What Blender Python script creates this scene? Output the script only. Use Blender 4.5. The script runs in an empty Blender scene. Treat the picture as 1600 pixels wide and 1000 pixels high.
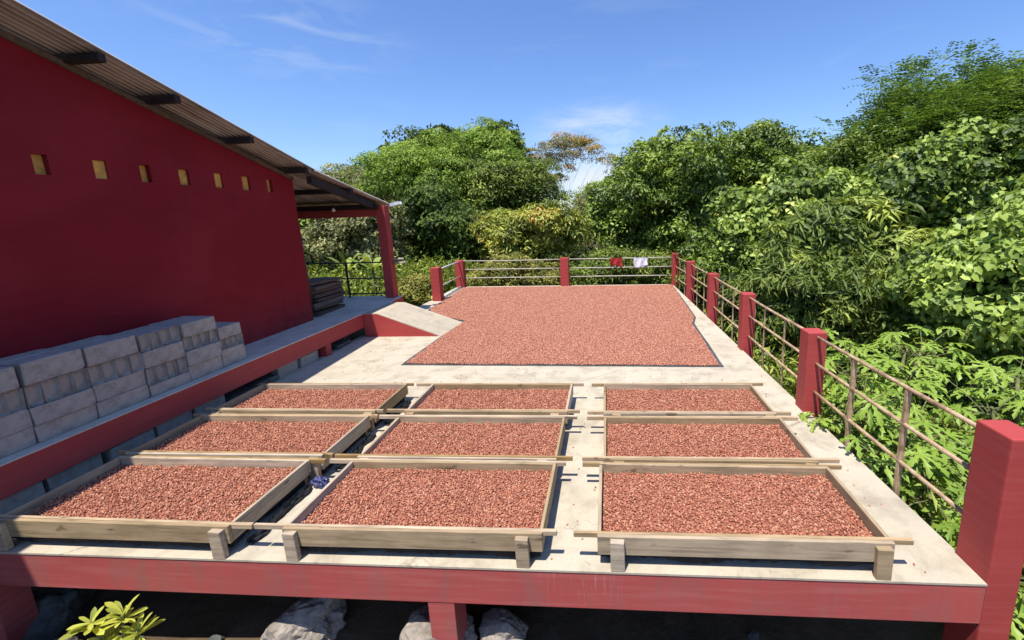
import bpy, bmesh, math, random
import numpy as np
from mathutils import Vector, Matrix, noise as mnoise

R = math.radians
random.seed(7)
rng = np.random.default_rng(11)
sc = bpy.context.scene
COL = sc.collection

# ------------------------------------------------------------------ camera
cam_data = bpy.data.cameras.new('camera')
cam = bpy.data.objects.new('camera', cam_data)
COL.objects.link(cam)
cam_data.sensor_width = 36.0
cam_data.lens = 14.4
cam_data.shift_x = -0.06625
cam_data.shift_y = -0.03125
cam_data.clip_start = 0.05
cam_data.clip_end = 3000
cam.matrix_world = Matrix(((0.997285, 0.016761, 0.071706, 0.0),
                           (0.067419, 0.183869, -0.980636, 0.0),
                           (-0.029621, 0.982808, 0.182240, 2.3),
                           (0, 0, 0, 1)))
sc.camera = cam

# ------------------------------------------------------------------ sun, sky, exposure
SUN_DIR = Vector((0.150, 0.33, -1.0)).normalized()
sun_data = bpy.data.lights.new('sun', 'SUN')
sun_data.energy = 5.0
sun_data.angle = R(0.53)
sun_data.color = (1.0, 0.955, 0.88)
sun = bpy.data.objects.new('sun', sun_data)
COL.objects.link(sun)
sun.location = (-5, -10, 30)
sun.rotation_euler = SUN_DIR.to_track_quat('-Z', 'Y').to_euler()

world = bpy.data.worlds.new('World')
sc.world = world
world.use_nodes = True
wn, wl = world.node_tree.nodes, world.node_tree.links
wn.clear()
sky = wn.new('ShaderNodeTexSky')
sky.sky_type = 'NISHITA'
sky.sun_disc = False
sky.sun_elevation = math.asin(-SUN_DIR.z)
sky.sun_rotation = math.atan2(-SUN_DIR.x, -SUN_DIR.y)
sky.altitude = 600
sky.air_density = 1.35
sky.dust_density = 0.35
sky.ozone_density = 3.2
bg = wn.new('ShaderNodeBackground')
bg.inputs['Strength'].default_value = 0.086
outw = wn.new('ShaderNodeOutputWorld')
tc = wn.new('ShaderNodeTexCoord')
# thin cirrus: stretched noise on the view direction, over the whole sky
mp = wn.new('ShaderNodeMapping')
mp.inputs['Rotation'].default_value = (R(12), R(18), R(-28))
mp.inputs['Scale'].default_value = (1.3, 7.0, 9.0)
mp.inputs['Location'].default_value = (0.35, 1.1, 0.45)
cn = wn.new('ShaderNodeTexNoise')
cn.inputs['Scale'].default_value = 1.15
cn.inputs['Detail'].default_value = 9
cn.inputs['Roughness'].default_value = 0.55
cn.inputs['Distortion'].default_value = 0.9
cr = wn.new('ShaderNodeMapRange')
cr.inputs['From Min'].default_value = 0.56
cr.inputs['From Max'].default_value = 0.86
cr.inputs['To Max'].default_value = 0.14
mixc = wn.new('ShaderNodeMixRGB')
mixc.inputs['Color2'].default_value = (7.5, 7.9, 8.4, 1)
wl.new(tc.outputs['Generated'], mp.inputs['Vector'])
wl.new(mp.outputs[0], cn.inputs['Vector'])
wl.new(cn.outputs[0], cr.inputs['Value'])
tint = wn.new('ShaderNodeMixRGB'); tint.blend_type = 'MULTIPLY'
tint.inputs['Fac'].default_value = 1.0
tint.inputs['Color2'].default_value = (0.94, 1.13, 1.56, 1)      # deep tropical blue
wl.new(sky.outputs[0], tint.inputs['Color1'])
wl.new(tint.outputs[0], mixc.inputs['Color1'])


def cloud_bank(direction, tight, amount, scale, lo, hi, stretch=(1, 1, 1)):
    """soft bank of noise round one direction of the sky; returns its cover"""
    d = Vector(direction).normalized()
    dot = wn.new('ShaderNodeVectorMath'); dot.operation = 'DISTANCE'
    sc_ = wn.new('ShaderNodeVectorMath'); sc_.operation = 'MULTIPLY'
    sc_.inputs[1].default_value = stretch
    wl.new(tc.outputs['Generated'], sc_.inputs[0])
    wl.new(sc_.outputs[0], dot.inputs[0])
    dot.inputs[1].default_value = (d.x * stretch[0], d.y * stretch[1], d.z * stretch[2])
    fall = wn.new('ShaderNodeMapRange'); fall.interpolation_type = 'SMOOTHSTEP'
    fall.inputs['From Min'].default_value = tight
    fall.inputs['From Max'].default_value = 0.0
    wl.new(dot.outputs['Value'], fall.inputs['Value'])
    m = wn.new('ShaderNodeMapping'); m.inputs['Scale'].default_value = scale
    m.inputs['Rotation'].default_value = (0, R(14), 0)
    wl.new(tc.outputs['Generated'], m.inputs['Vector'])
    n = wn.new('ShaderNodeTexNoise'); n.inputs['Scale'].default_value = 1; n.inputs['Detail'].default_value = 8
    n.inputs['Roughness'].default_value = 0.6; n.inputs['Distortion'].default_value = 0.6
    wl.new(m.outputs[0], n.inputs['Vector'])
    r = wn.new('ShaderNodeMapRange')
    r.inputs['From Min'].default_value = lo; r.inputs['From Max'].default_value = hi
    r.inputs['To Max'].default_value = amount
    wl.new(n.outputs[0], r.inputs['Value'])
    mu = wn.new('ShaderNodeMath'); mu.operation = 'MULTIPLY'
    wl.new(fall.outputs[0], mu.inputs[0]); wl.new(r.outputs[0], mu.inputs[1])
    return mu.outputs[0]


cover = cr.outputs[0]
for args in (((-0.57, 0.76, 0.325), 0.28, 0.42, (4, 9, 26), 0.44, 0.80, (1, 1, 2.6)),
             ((-0.02, 0.98, 0.175), 0.20, 0.75, (6, 6, 22), 0.36, 0.62, (1, 1, 2.2)),
             ((-0.03, 0.99, 0.055), 0.17, 1.0, (9, 9, 16), 0.30, 0.52, (1, 1, 1.6)),
             ((0.9, -0.3, 0.25), 0.5, 0.7, (4, 6, 20), 0.42, 0.7, (1, 1, 2.0)),
             ((-0.4, -0.9, 0.3), 0.5, 0.6, (4, 6, 20), 0.42, 0.7, (1, 1, 2.2))):
    c = cloud_bank(*args)
    mx = wn.new('ShaderNodeMath'); mx.operation = 'MAXIMUM'
    wl.new(cover, mx.inputs[0]); wl.new(c, mx.inputs[1])
    cover = mx.outputs[0]
wl.new(cover, mixc.inputs['Fac'])
wl.new(mixc.outputs[0], bg.inputs['Color'])
wl.new(bg.outputs[0], outw.inputs['Surface'])

sc.view_settings.view_transform = 'Standard'
sc.view_settings.look = 'None'
sc.view_settings.exposure = 0.46
sc.view_settings.gamma = 1.0
sc.view_settings.use_curve_mapping = False


# ------------------------------------------------------------------ helpers
def tag(o, label=None, category=None, group=None, kind=None):
    if label: o['label'] = label
    if category: o['category'] = category
    if group: o['group'] = group
    if kind: o['kind'] = kind
    return o


def empty(name, loc=(0, 0, 0), rz=0.0):
    o = bpy.data.objects.new(name, None)
    o.empty_display_size = 0.1
    o.location = loc
    o.rotation_euler = (0, 0, rz)
    COL.objects.link(o)
    return o


def obj(name, mesh, mat=None, parent=None, loc=(0, 0, 0), rot=(0, 0, 0)):
    o = bpy.data.objects.new(name, mesh)
    COL.objects.link(o)
    if mat is not None and len(mesh.materials) == 0:
        mesh.materials.append(mat)
    if parent is not None:
        o.parent = parent
    o.location = loc
    o.rotation_euler = rot
    return o


def to_mesh(name, bm, smooth=False):
    me = bpy.data.meshes.new(name)
    bmesh.ops.recalc_face_normals(bm, faces=bm.faces)
    bm.to_mesh(me)
    bm.free()
    if smooth:
        for p in me.polygons: p.use_smooth = True
    return me


def add_box(bm, x0, x1, y0, y1, z0, z1):
    vs = [bm.verts.new(v) for v in ((x0, y0, z0), (x1, y0, z0), (x1, y1, z0), (x0, y1, z0),
                                    (x0, y0, z1), (x1, y0, z1), (x1, y1, z1), (x0, y1, z1))]
    for f in ((0, 1, 2, 3), (4, 7, 6, 5), (0, 4, 5, 1), (1, 5, 6, 2), (2, 6, 7, 3), (3, 7, 4, 0)):
        bm.faces.new([vs[i] for i in f])
    return vs


def box_mesh(name, x0, x1, y0, y1, z0, z1, bevel=0.0, segs=2, jitter=0.0):
    bm = bmesh.new()
    vs = add_box(bm, x0, x1, y0, y1, z0, z1)
    if jitter:
        for v in vs: v.co += Vector((random.uniform(-1, 1), random.uniform(-1, 1), random.uniform(-1, 1))) * jitter
    bmesh.ops.recalc_face_normals(bm, faces=bm.faces)
    if bevel:
        bmesh.ops.bevel(bm, geom=bm.edges[:], offset=bevel, segments=segs, affect='EDGES', profile=0.6)
    return to_mesh(name, bm)


def poly_prism(name, pts, z0, z1):
    bm = bmesh.new()
    lo = [bm.verts.new((p[0], p[1], z0)) for p in pts]
    hi = [bm.verts.new((p[0], p[1], z1)) for p in pts]
    n = len(pts)
    bm.faces.new(lo[::-1]); bm.faces.new(hi)
    for i in range(n):
        bm.faces.new((lo[i], lo[(i + 1) % n], hi[(i + 1) % n], hi[i]))
    return to_mesh(name, bm)


def tube_into(bm, pts, radii, sides=8):
    pts = [Vector(p) for p in pts]
    if not hasattr(radii, '__len__'): radii = [radii] * len(pts)
    rings = []
    for i, p in enumerate(pts):
        t = (pts[min(i + 1, len(pts) - 1)] - pts[max(i - 1, 0)]).normalized()
        ref = Vector((0, 0, 1)) if abs(t.z) < 0.9 else Vector((1, 0, 0))
        a = t.cross(ref).normalized(); b = t.cross(a)
        rings.append([bm.verts.new(p + (a * math.cos(2 * math.pi * k / sides) + b * math.sin(2 * math.pi * k / sides)) * radii[i])
                      for k in range(sides)])
    for r0, r1 in zip(rings, rings[1:]):
        for k in range(sides):
            bm.faces.new((r0[k], r0[(k + 1) % sides], r1[(k + 1) % sides], r1[k]))
    bm.faces.new(rings[0][::-1]); bm.faces.new(rings[-1])


def tube_mesh(name, pts, radii, sides=8):
    bm = bmesh.new()
    tube_into(bm, pts, radii, sides)
    return to_mesh(name, bm, smooth=True)


# ------------------------------------------------------------------ materials
class Mat:
    def __init__(self, name):
        self.m = bpy.data.materials.new(name)
        self.m.use_nodes = True
        self.n = self.m.node_tree.nodes
        self.l = self.m.node_tree.links
        self.b = self.n['Principled BSDF']
        self.out = self.n['Material Output']
        self.tc = self.n.new('ShaderNodeTexCoord')

    def coord(self, scale=(1, 1, 1), kind='Object', rand=False):
        mp = self.n.new('ShaderNodeMapping')
        mp.inputs['Scale'].default_value = scale
        self.l.new(self.tc.outputs[kind], mp.inputs['Vector'])
        if rand:
            oi = self.n.new('ShaderNodeObjectInfo')
            mu = self.n.new('ShaderNodeMath'); mu.operation = 'MULTIPLY'; mu.inputs[1].default_value = 37.0
            self.l.new(oi.outputs['Random'], mu.inputs[0])
            co = self.n.new('ShaderNodeCombineXYZ')
            for i in range(3): self.l.new(mu.outputs[0], co.inputs[i])
            self.l.new(co.outputs[0], mp.inputs['Location'])
        return mp.outputs[0]

    def noise(self, vec, scale=5.0, detail=6.0, rough=0.55, dist=0.0):
        t = self.n.new('ShaderNodeTexNoise')
        t.inputs['Scale'].default_value = scale
        t.inputs['Detail'].default_value = detail
        t.inputs['Roughness'].default_value = rough
        t.inputs['Distortion'].default_value = dist
        self.l.new(vec, t.inputs['Vector'])
        return t.outputs[0]

    def ramp(self, fac, stops):
        r = self.n.new('ShaderNodeValToRGB')
        e = r.color_ramp.elements
        while len(e) < len(stops): e.new(0.5)
        for i, (p, c) in enumerate(stops):
            e[i].position = p
            e[i].color = (*c, 1) if len(c) == 3 else c
        self.l.new(fac, r.inputs[0])
        return r.outputs[0]

    def mix(self, fac, a, b, mode='MIX'):
        m = self.n.new('ShaderNodeMixRGB'); m.blend_type = mode
        for sock, v in ((m.inputs[0], fac), (m.inputs[1], a), (m.inputs[2], b)):
            if isinstance(v, (int, float)): sock.default_value = v
            elif isinstance(v, tuple): sock.default_value = (*v, 1)
            else: self.l.new(v, sock)
        return m.outputs[0]

    def rng(self, v, a, b, c, d):
        m = self.n.new('ShaderNodeMapRange')
        for k, x in zip(('From Min', 'From Max', 'To Min', 'To Max'), (a, b, c, d)): m.inputs[k].default_value = x
        self.l.new(v, m.inputs['Value'])
        return m.outputs[0]

    def color(self, v):
        if isinstance(v, tuple): self.b.inputs['Base Color'].default_value = (*v, 1)
        else: self.l.new(v, self.b.inputs['Base Color'])

    def rough(self, r, spec=None):
        if isinstance(r, (int, float)): self.b.inputs['Roughness'].default_value = r
        else: self.l.new(r, self.b.inputs['Roughness'])
        if spec is not None: self.b.inputs['Specular IOR Level'].default_value = spec

    def bump(self, h, strength=0.3, dist=0.01):
        b = self.n.new('ShaderNodeBump')
        b.inputs['Strength'].default_value = strength
        b.inputs['Distance'].default_value = dist
        self.l.new(h, b.inputs['Height'])
        self.l.new(b.outputs[0], self.b.inputs['Normal'])


def mat_concrete(name, c_light, c_mid, c_dark, scale=1.0, bump=0.25):
    m = Mat(name)
    v = m.coord()
    big = m.noise(v, 0.55 * scale, 5, 0.6, 0.4)
    mid = m.noise(v, 3.2 * scale, 8, 0.65, 0.3)
    fine = m.noise(v, 55 * scale, 5, 0.7)
    col = m.ramp(big, [(0.28, c_mid), (0.52, c_light), (0.75, c_mid)])
    col = m.mix(m.rng(mid, 0.47, 0.68, 0, 0.75), col, c_dark)
    str_ = m.noise(m.coord((0.35, 3.0, 1.0)), 1.3 * scale, 6, 0.6, 0.6)
    col = m.mix(m.rng(str_, 0.54, 0.72, 0, 0.45), col, c_dark)
    col = m.mix(m.rng(fine, 0.35, 0.7, 0.0, 0.35), col, c_dark)
    vo = m.n.new('ShaderNodeTexVoronoi'); vo.feature = 'DISTANCE_TO_EDGE'; vo.inputs['Scale'].default_value = 0.55 * scale
    wob = m.noise(v, 2.2 * scale, 5, 0.6)
    vm_ = m.n.new('ShaderNodeVectorMath'); vm_.operation = 'ADD'
    cb_ = m.n.new('ShaderNodeCombineXYZ')
    m.l.new(wob, cb_.inputs[0]); m.l.new(wob, cb_.inputs[1])
    m.l.new(v, vm_.inputs[0]); m.l.new(cb_.outputs[0], vm_.inputs[1]); m.l.new(vm_.outputs[0], vo.inputs['Vector'])
    crack = m.rng(vo.outputs['Distance'], 0.0, 0.006, 0.55, 0.0)
    brk = m.n.new('ShaderNodeMath'); brk.operation = 'MULTIPLY'
    m.l.new(crack, brk.inputs[0]); m.l.new(m.rng(big, 0.46, 0.56, 0, 1), brk.inputs[1])
    col = m.mix(brk.outputs[0], col, tuple(x * 0.45 for x in c_dark))
    spot = m.noise(v, 13 * scale, 4, 0.6, 0.5)
    col = m.mix(m.rng(spot, 0.64, 0.74, 0, 0.5), col, tuple(x * 0.8 for x in c_dark))
    m.color(col); m.rough(0.85, 0.25)
    m.bump(fine, bump, 0.004)
    return m.m


M_SLAB = mat_concrete('slab_concrete', (0.522, 0.457, 0.344), (0.452, 0.392, 0.291), (0.296, 0.248, 0.178))
M_FLOOR = mat_concrete('veranda_concrete', (0.60, 0.535, 0.44), (0.53, 0.47, 0.39), (0.40, 0.355, 0.295))
M_RAMP = mat_concrete('ramp_concrete', (0.490, 0.421, 0.310), (0.430, 0.370, 0.271), (0.318, 0.271, 0.202), 1.4)


def mat_red(name, base, dark, pale, flake=0.62, spec=0.25, drips=False):
    m = Mat(name)
    v = m.coord()
    big = m.noise(v, 1.1, 6, 0.6, 0.3)
    streak = m.noise(m.coord((7, 7, 0.8)), 1.6, 7, 0.65)
    hstreak = m.noise(m.coord((0.9, 0.9, 16)), 1.6, 5, 0.6)
    fine = m.noise(v, 38, 6, 0.7)
    col = m.mix(m.rng(big, 0.35, 0.7, 0, 0.55), base, dark)
    col = m.mix(m.rng(hstreak, 0.48, 0.72, 0, 0.35), col, pale)
    col = m.mix(m.rng(streak, 0.57, 0.78, 0, 0.45), col, dark)
    col = m.mix(m.rng(fine, flake, flake + 0.1, 0, 0.4), col, pale)
    if spec < 0.2:   # plastered wall: faint trowel unevenness, run-off streaks, dusty splash zone at the foot
        sp = m.n.new('ShaderNodeSeparateXYZ'); m.l.new(m.tc.outputs['Object'], sp.inputs[0])
        foot = m.rng(sp.outputs['Z'], 0.45, 1.15, 0.5, 0.0)
        dust = m.noise(m.coord((1, 2.2, 3)), 2.0, 7, 0.65, 0.4)
        mu = m.n.new('ShaderNodeMath'); mu.operation = 'MULTIPLY'
        m.l.new(foot, mu.inputs[0]); m.l.new(m.rng(dust, 0.35, 0.65, 0.2, 1.0), mu.inputs[1])
        col = m.mix(mu.outputs[0], col, (0.27, 0.075, 0.07))
        runs = m.noise(m.coord((5, 5, 0.22)), 1.4, 6, 0.6, 0.2)
        col = m.mix(m.rng(runs, 0.52, 0.75, 0, 0.55), col, (0.15, 0.012, 0.018))
        pat = m.noise(m.coord((1, 0.8, 1.3)), 0.9, 5, 0.55, 0.5)
        col = m.mix(m.rng(pat, 0.45, 0.7, 0, 0.4), col, (0.31, 0.030, 0.038))
    if drips:   # pale lime run-off below the gap between two trays, and grey weathering stains
        sp = m.n.new('ShaderNodeSeparateXYZ'); m.l.new(m.tc.outputs['Object'], sp.inputs[0])
        run = m.noise(m.coord((26, 26, 1.4)), 1.5, 6, 0.7, 0.2)
        fade = m.rng(sp.outputs['Z'], -0.30, -0.02, 0.0, 1.0)
        wide = m.n.new('ShaderNodeMath'); wide.operation = 'ABSOLUTE'
        sh = m.n.new('ShaderNodeMath'); sh.operation = 'ADD'; sh.inputs[1].default_value = 0.20
        m.l.new(sp.outputs['X'], sh.inputs[0]); m.l.new(sh.outputs[0], wide.inputs[0])
        near = m.rng(wide.outputs[0], 0.34, 0.10, 0.0, 1.0)
        a = m.n.new('ShaderNodeMath'); a.operation = 'MULTIPLY'
        b2 = m.n.new('ShaderNodeMath'); b2.operation = 'MULTIPLY'
        m.l.new(fade, a.inputs[0]); m.l.new(near, a.inputs[1])
        m.l.new(a.outputs[0], b2.inputs[0]); m.l.new(m.rng(run, 0.55, 0.70, 0, 0.5), b2.inputs[1])
        col = m.mix(b2.outputs[0], col, (0.62, 0.50, 0.43))
        grey = m.noise(m.coord((2.3, 2.3, 0.5)), 1.7, 6, 0.65, 0.4)
        col = m.mix(m.rng(grey, 0.50, 0.68, 0, 0.6), col, (0.24, 0.125, 0.10))
    m.color(col); m.rough(0.62, spec)
    m.bump(fine, 0.12, 0.003)
    return m.m


M_RED = mat_red('red_paint', (0.400, 0.056, 0.050), (0.288, 0.043, 0.041), (0.456, 0.112, 0.098))
M_BEAM = mat_red('red_paint_edge_beam', (0.446, 0.084, 0.074), (0.314, 0.071, 0.063), (0.522, 0.209, 0.176), 0.66, 0.25, True)
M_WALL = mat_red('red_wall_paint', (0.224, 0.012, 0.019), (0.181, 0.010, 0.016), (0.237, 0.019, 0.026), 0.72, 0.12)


def mat_wood(name, c0, c1, c2):
    m = Mat(name)
    g = m.noise(m.coord((1.2, 22, 22), rand=True), 1.6, 7, 0.65, 0.5)
    blot = m.noise(m.coord((2.2, 4, 4), rand=True), 1.4, 6, 0.6)
    knot = m.noise(m.coord((4, 11, 11), rand=True), 1.3, 2, 0.5)
    oi = m.n.new('ShaderNodeObjectInfo')
    col = m.ramp(g, [(0.30, c2), (0.47, c1), (0.70, c0)])
    col = m.mix(m.rng(blot, 0.45, 0.72, 0, 0.6), col, c2)
    col = m.mix(m.rng(knot, 0.66, 0.74, 0, 0.7), col, (0.07, 0.045, 0.03))
    hsv = m.n.new('ShaderNodeHueSaturation')
    m.l.new(m.rng(oi.outputs['Random'], 0, 1, 0.75, 1.2), hsv.inputs['Value'])
    m.l.new(m.rng(oi.outputs['Random'], 0, 1, 1.25, 0.75), hsv.inputs['Saturation'])
    m.l.new(col, hsv.inputs['Color'])
    m.color(hsv.outputs[0]); m.rough(0.8, 0.25)
    m.bump(g, 0.35, 0.004)
    return m.m


M_WOOD = mat_wood('weathered_wood', (0.497, 0.373, 0.233), (0.386, 0.288, 0.180), (0.202, 0.149, 0.092))
M_LATH = mat_wood('lath_wood', (0.52, 0.375, 0.215), (0.38, 0.265, 0.145), (0.20, 0.13, 0.07))
M_DARKWOOD = mat_wood('dark_timber', (0.045, 0.032, 0.028), (0.03, 0.022, 0.02), (0.016, 0.012, 0.011))
M_OLDBOARD = mat_wood('stacked_boards', (0.20, 0.14, 0.10), (0.14, 0.095, 0.07), (0.06, 0.045, 0.04))


def mat_bean(name='cocoa_bean_skin', k=(1, 1, 1), even=0.25):
    m = Mat(name)
    oi = m.n.new('ShaderNodeObjectInfo')
    col = m.ramp(oi.outputs['Random'], [(p_, tuple(min(.85, (a_ + (n_ - a_) * even) * b_) for a_, b_, n_ in zip(c_, k, (0.42, 0.158, 0.092)))) for p_, c_ in [(0.0, (0.112, 0.033, 0.017)), (0.25, (0.310, 0.105, 0.058)),
                                        (0.55, (0.456, 0.176, 0.099)), (0.82, (0.550, 0.254, 0.150)), (1.0, (0.602, 0.370, 0.232))]])
    f = m.noise(m.coord((1, 1, 1)), 160, 3, 0.6)
    col = m.mix(m.rng(f, 0.45, 0.75, 0, 0.35), col, (0.224, 0.065, 0.041))
    m.color(col); m.rough(0.55, 0.35)
    return m.m


def mat_beanbed():
    m = Mat('cocoa_bean_bed')
    v = m.coord()
    f = m.noise(v, 70, 4, 0.7)
    col = m.ramp(f, [(0.35, (0.14, 0.042, 0.026)), (0.6, (0.32, 0.105, 0.062))])
    m.color(col); m.rough(0.8, 0.2); m.bump(f, 0.6, 0.01)
    return m.m


M_BEAN, M_BED = mat_bean(), mat_beanbed()
M_BEAN_DRY = mat_bean('cocoa_bean_skin_dry', (1.20, 1.36, 1.46), 0.6)


def mat_plain(name, c, rough=0.7, spec=0.3, var=0.3, scale=9.0, metal=0.0, bump=0.15):
    m = Mat(name)
    n = m.noise(m.coord(rand=True), scale, 6, 0.6, 0.3)
    dark = tuple(x * (1 - var) for x in c)
    lite = tuple(min(1, x * (1 + var * 0.5)) for x in c)
    m.color(m.ramp(n, [(0.32, dark), (0.68, lite)]))
    m.rough(rough, spec); m.b.inputs['Metallic'].default_value = metal
    m.bump(n, bump, 0.01)
    return m.m


M_NET = mat_plain('black_net', (0.018, 0.018, 0.02), 0.8, 0.2, 0.5, 40)
M_TARP = mat_plain('grey_tarp', (0.07, 0.078, 0.085), 0.6, 0.3, 0.4, 6)
M_OCHRE = mat_plain('ochre_panel', (0.66, 0.36, 0.075), 0.7, 0.3, 0.35, 14)
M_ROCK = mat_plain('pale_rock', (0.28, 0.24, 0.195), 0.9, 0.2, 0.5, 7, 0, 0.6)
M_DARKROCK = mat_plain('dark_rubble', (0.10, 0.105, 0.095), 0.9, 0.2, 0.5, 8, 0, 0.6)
M_WHITE = mat_plain('white_cloth', (0.78, 0.78, 0.80), 0.8, 0.2, 0.08, 9)
M_REDCLOTH = mat_plain('red_cloth', (0.42, 0.035, 0.035), 0.8, 0.2, 0.25, 12)
M_BLUERAG = mat_plain('blue_plastic', (0.045, 0.05, 0.15), 0.4, 0.4, 0.7, 30)
M_BULB = mat_plain('white_glass', (0.85, 0.85, 0.82), 0.2, 0.5, 0.03, 9)
M_WHITEPAINT = mat_plain('white_painted_metal', (0.62, 0.64, 0.68), 0.5, 0.4, 0.2, 9)
M_BARK = mat_plain('bark', (0.115, 0.085, 0.06), 0.9, 0.2, 0.5, 14, 0, 0.7)
M_STEM = mat_plain('green_stem', (0.16, 0.17, 0.06), 0.7, 0.3, 0.4, 14)
M_BLOCK = mat_concrete('grey_block', (0.42, 0.385, 0.335), (0.355, 0.33, 0.285), (0.22, 0.20, 0.175), 5.0, 0.6)
M_BLACKIRON = mat_plain('black_iron', (0.02, 0.02, 0.022), 0.5, 0.4, 0.3, 12)


def mat_pipe():
    m = Mat('rusty_pipe')
    n = m.noise(m.coord((6, 6, 6), rand=True), 1.6, 7, 0.65)
    col = m.ramp(n, [(0.33, (0.20, 0.11, 0.06)), (0.5, (0.42, 0.285, 0.165)), (0.7, (0.56, 0.43, 0.27))])
    m.color(col); m.rough(0.55, 0.4); m.bump(n, 0.3, 0.004)
    return m.m


M_PIPE = mat_pipe()
M_PALEPIPE = mat_plain('galvanised_pipe', (0.44, 0.40, 0.32), 0.5, 0.4, 0.3, 8)


def mat_roof():
    m = Mat('weathered_roof_sheet')
    st = m.noise(m.coord((4.5, 0.55, 1)), 1.5, 8, 0.65, 0.3)
    bl = m.noise(m.coord((1, 1, 1)), 1.7, 6, 0.6)
    col = m.ramp(st, [(0.30, (0.30, 0.28, 0.26)), (0.5, (0.56, 0.53, 0.49)), (0.72, (0.68, 0.65, 0.60))])
    col = m.mix(m.rng(bl, 0.60, 0.74, 0, 0.55), col, (0.40, 0.22, 0.12))
    # dark stripe painted on one flank of each corrugation, standing in for shading
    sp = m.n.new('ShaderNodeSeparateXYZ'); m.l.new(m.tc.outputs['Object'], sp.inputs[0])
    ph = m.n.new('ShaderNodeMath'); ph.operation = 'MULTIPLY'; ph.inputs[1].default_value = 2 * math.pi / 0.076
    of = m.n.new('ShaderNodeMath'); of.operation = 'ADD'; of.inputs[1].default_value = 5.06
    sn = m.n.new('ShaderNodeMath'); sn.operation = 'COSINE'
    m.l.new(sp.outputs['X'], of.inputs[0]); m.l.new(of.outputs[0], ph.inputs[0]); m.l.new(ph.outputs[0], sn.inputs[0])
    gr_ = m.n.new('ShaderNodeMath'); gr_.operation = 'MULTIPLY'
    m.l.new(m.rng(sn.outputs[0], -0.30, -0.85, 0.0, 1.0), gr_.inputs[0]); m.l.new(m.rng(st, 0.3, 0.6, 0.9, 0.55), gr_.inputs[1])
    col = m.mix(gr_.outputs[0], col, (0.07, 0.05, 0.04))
    m.color(col); m.rough(0.6, 0.35)
    return m.m


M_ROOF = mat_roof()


def mat_ground():
    m = Mat('soil_ground')
    v = m.coord()
    a = m.noise(v, 0.35, 6, 0.6); b = m.noise(v, 6, 8, 0.7)
    col = m.ramp(a, [(0.35, (0.055, 0.041, 0.025)), (0.5, (0.105, 0.072, 0.041)), (0.68, (0.047, 0.050, 0.019))])
    col = m.mix(m.rng(b, 0.45, 0.7, 0, 0.6), col, (0.149, 0.105, 0.063))
    m.color(col); m.rough(0.95, 0.1); m.bump(b, 0.6, 0.05)
    return m.m


M_GROUND = mat_ground()


def mat_leaf(name, stops, transl=0.35, rough=0.42, spec=0.45):
    m = Mat(name)
    at = m.n.new('ShaderNodeAttribute'); at.attribute_name = 'tint'
    col = m.ramp(at.outputs['Fac'], stops)
    m.color(col); m.rough(rough, spec)
    tr = m.n.new('ShaderNodeBsdfTranslucent')
    hs = m.n.new('ShaderNodeHueSaturation')
    hs.inputs['Hue'].default_value = 0.485; hs.inputs['Saturation'].default_value = 1.1; hs.inputs['Value'].default_value = 1.25
    m.l.new(col, hs.inputs['Color']); m.l.new(hs.outputs[0], tr.inputs['Color'])
    mx = m.n.new('ShaderNodeMixShader'); mx.inputs[0].default_value = transl
    m.l.new(m.b.outputs[0], mx.inputs[1]); m.l.new(tr.outputs[0], mx.inputs[2])
    m.l.new(mx.outputs[0], m.out.inputs['Surface'])
    return m.m


L_BRIGHT = mat_leaf('leaf_bright_feathery', [(0, (0.075, 0.125, 0.018)), (0.5, (0.225, 0.345, 0.045)), (1, (0.42, 0.52, 0.09))], 0.28, 0.55, 0.3)
L_DARK = mat_leaf('leaf_dark_broad', [(0, (0.032, 0.052, 0.011)), (0.6, (0.109, 0.165, 0.031)), (1, (0.248, 0.319, 0.059))], 0.22, 0.6, 0.18)
L_TALL = mat_leaf('leaf_tall_feathery', [(0, (0.041, 0.077, 0.013)), (0.6, (0.153, 0.254, 0.042)), (1, (0.307, 0.425, 0.083))], 0.28, 0.55, 0.3)
L_PALE = mat_leaf('leaf_pale_grey', [(0, (0.095, 0.104, 0.039)), (0.6, (0.304, 0.307, 0.116)), (1, (0.552, 0.520, 0.221))], 0.28, 0.55, 0.3)
L_ORANGE = mat_leaf('leaf_orange_tinged', [(0, (0.109, 0.117, 0.022)), (0.5, (0.371, 0.342, 0.071)), (0.72, (0.660, 0.319, 0.090)), (1, (0.660, 0.411, 0.139))], 0.28, 0.55, 0.3)
L_MID = mat_leaf('leaf_mid_green', [(0, (0.054, 0.077, 0.012)), (0.6, (0.211, 0.283, 0.042)), (1, (0.445, 0.506, 0.087))], 0.28, 0.5, 0.35)
L_MANGO = mat_leaf('leaf_yellow_green', [(0, (0.073, 0.097, 0.012)), (0.5, (0.317, 0.366, 0.051)), (0.82, (0.644, 0.575, 0.105)), (1, (0.660, 0.411, 0.093))], 0.28, 0.45, 0.4)
L_ROUND = mat_leaf('leaf_glossy_green', [(0, (0.043, 0.075, 0.010)), (0.55, (0.198, 0.289, 0.037)), (1, (0.445, 0.533, 0.087))], 0.26, 0.45, 0.4)
L_VINE = mat_leaf('leaf_vine', [(0, (0.050, 0.085, 0.014)), (0.5, (0.251, 0.354, 0.060)), (0.92, (0.522, 0.616, 0.139)), (1, (0.660, 0.657, 0.151))], 0.26, 0.5, 0.35)
L_FERN = mat_leaf('leaf_shade_fern', [(0, (0.043, 0.068, 0.013)), (0.6, (0.191, 0.260, 0.045)), (1, (0.430, 0.493, 0.093))], 0.28, 0.5, 0.35)
L_LOBED = mat_leaf('leaf_lobed', [(0, (0.081, 0.144, 0.018)), (0.5, (0.224, 0.340, 0.043)), (1, (0.429, 0.545, 0.089))], 0.28, 0.48, 0.35)
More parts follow.
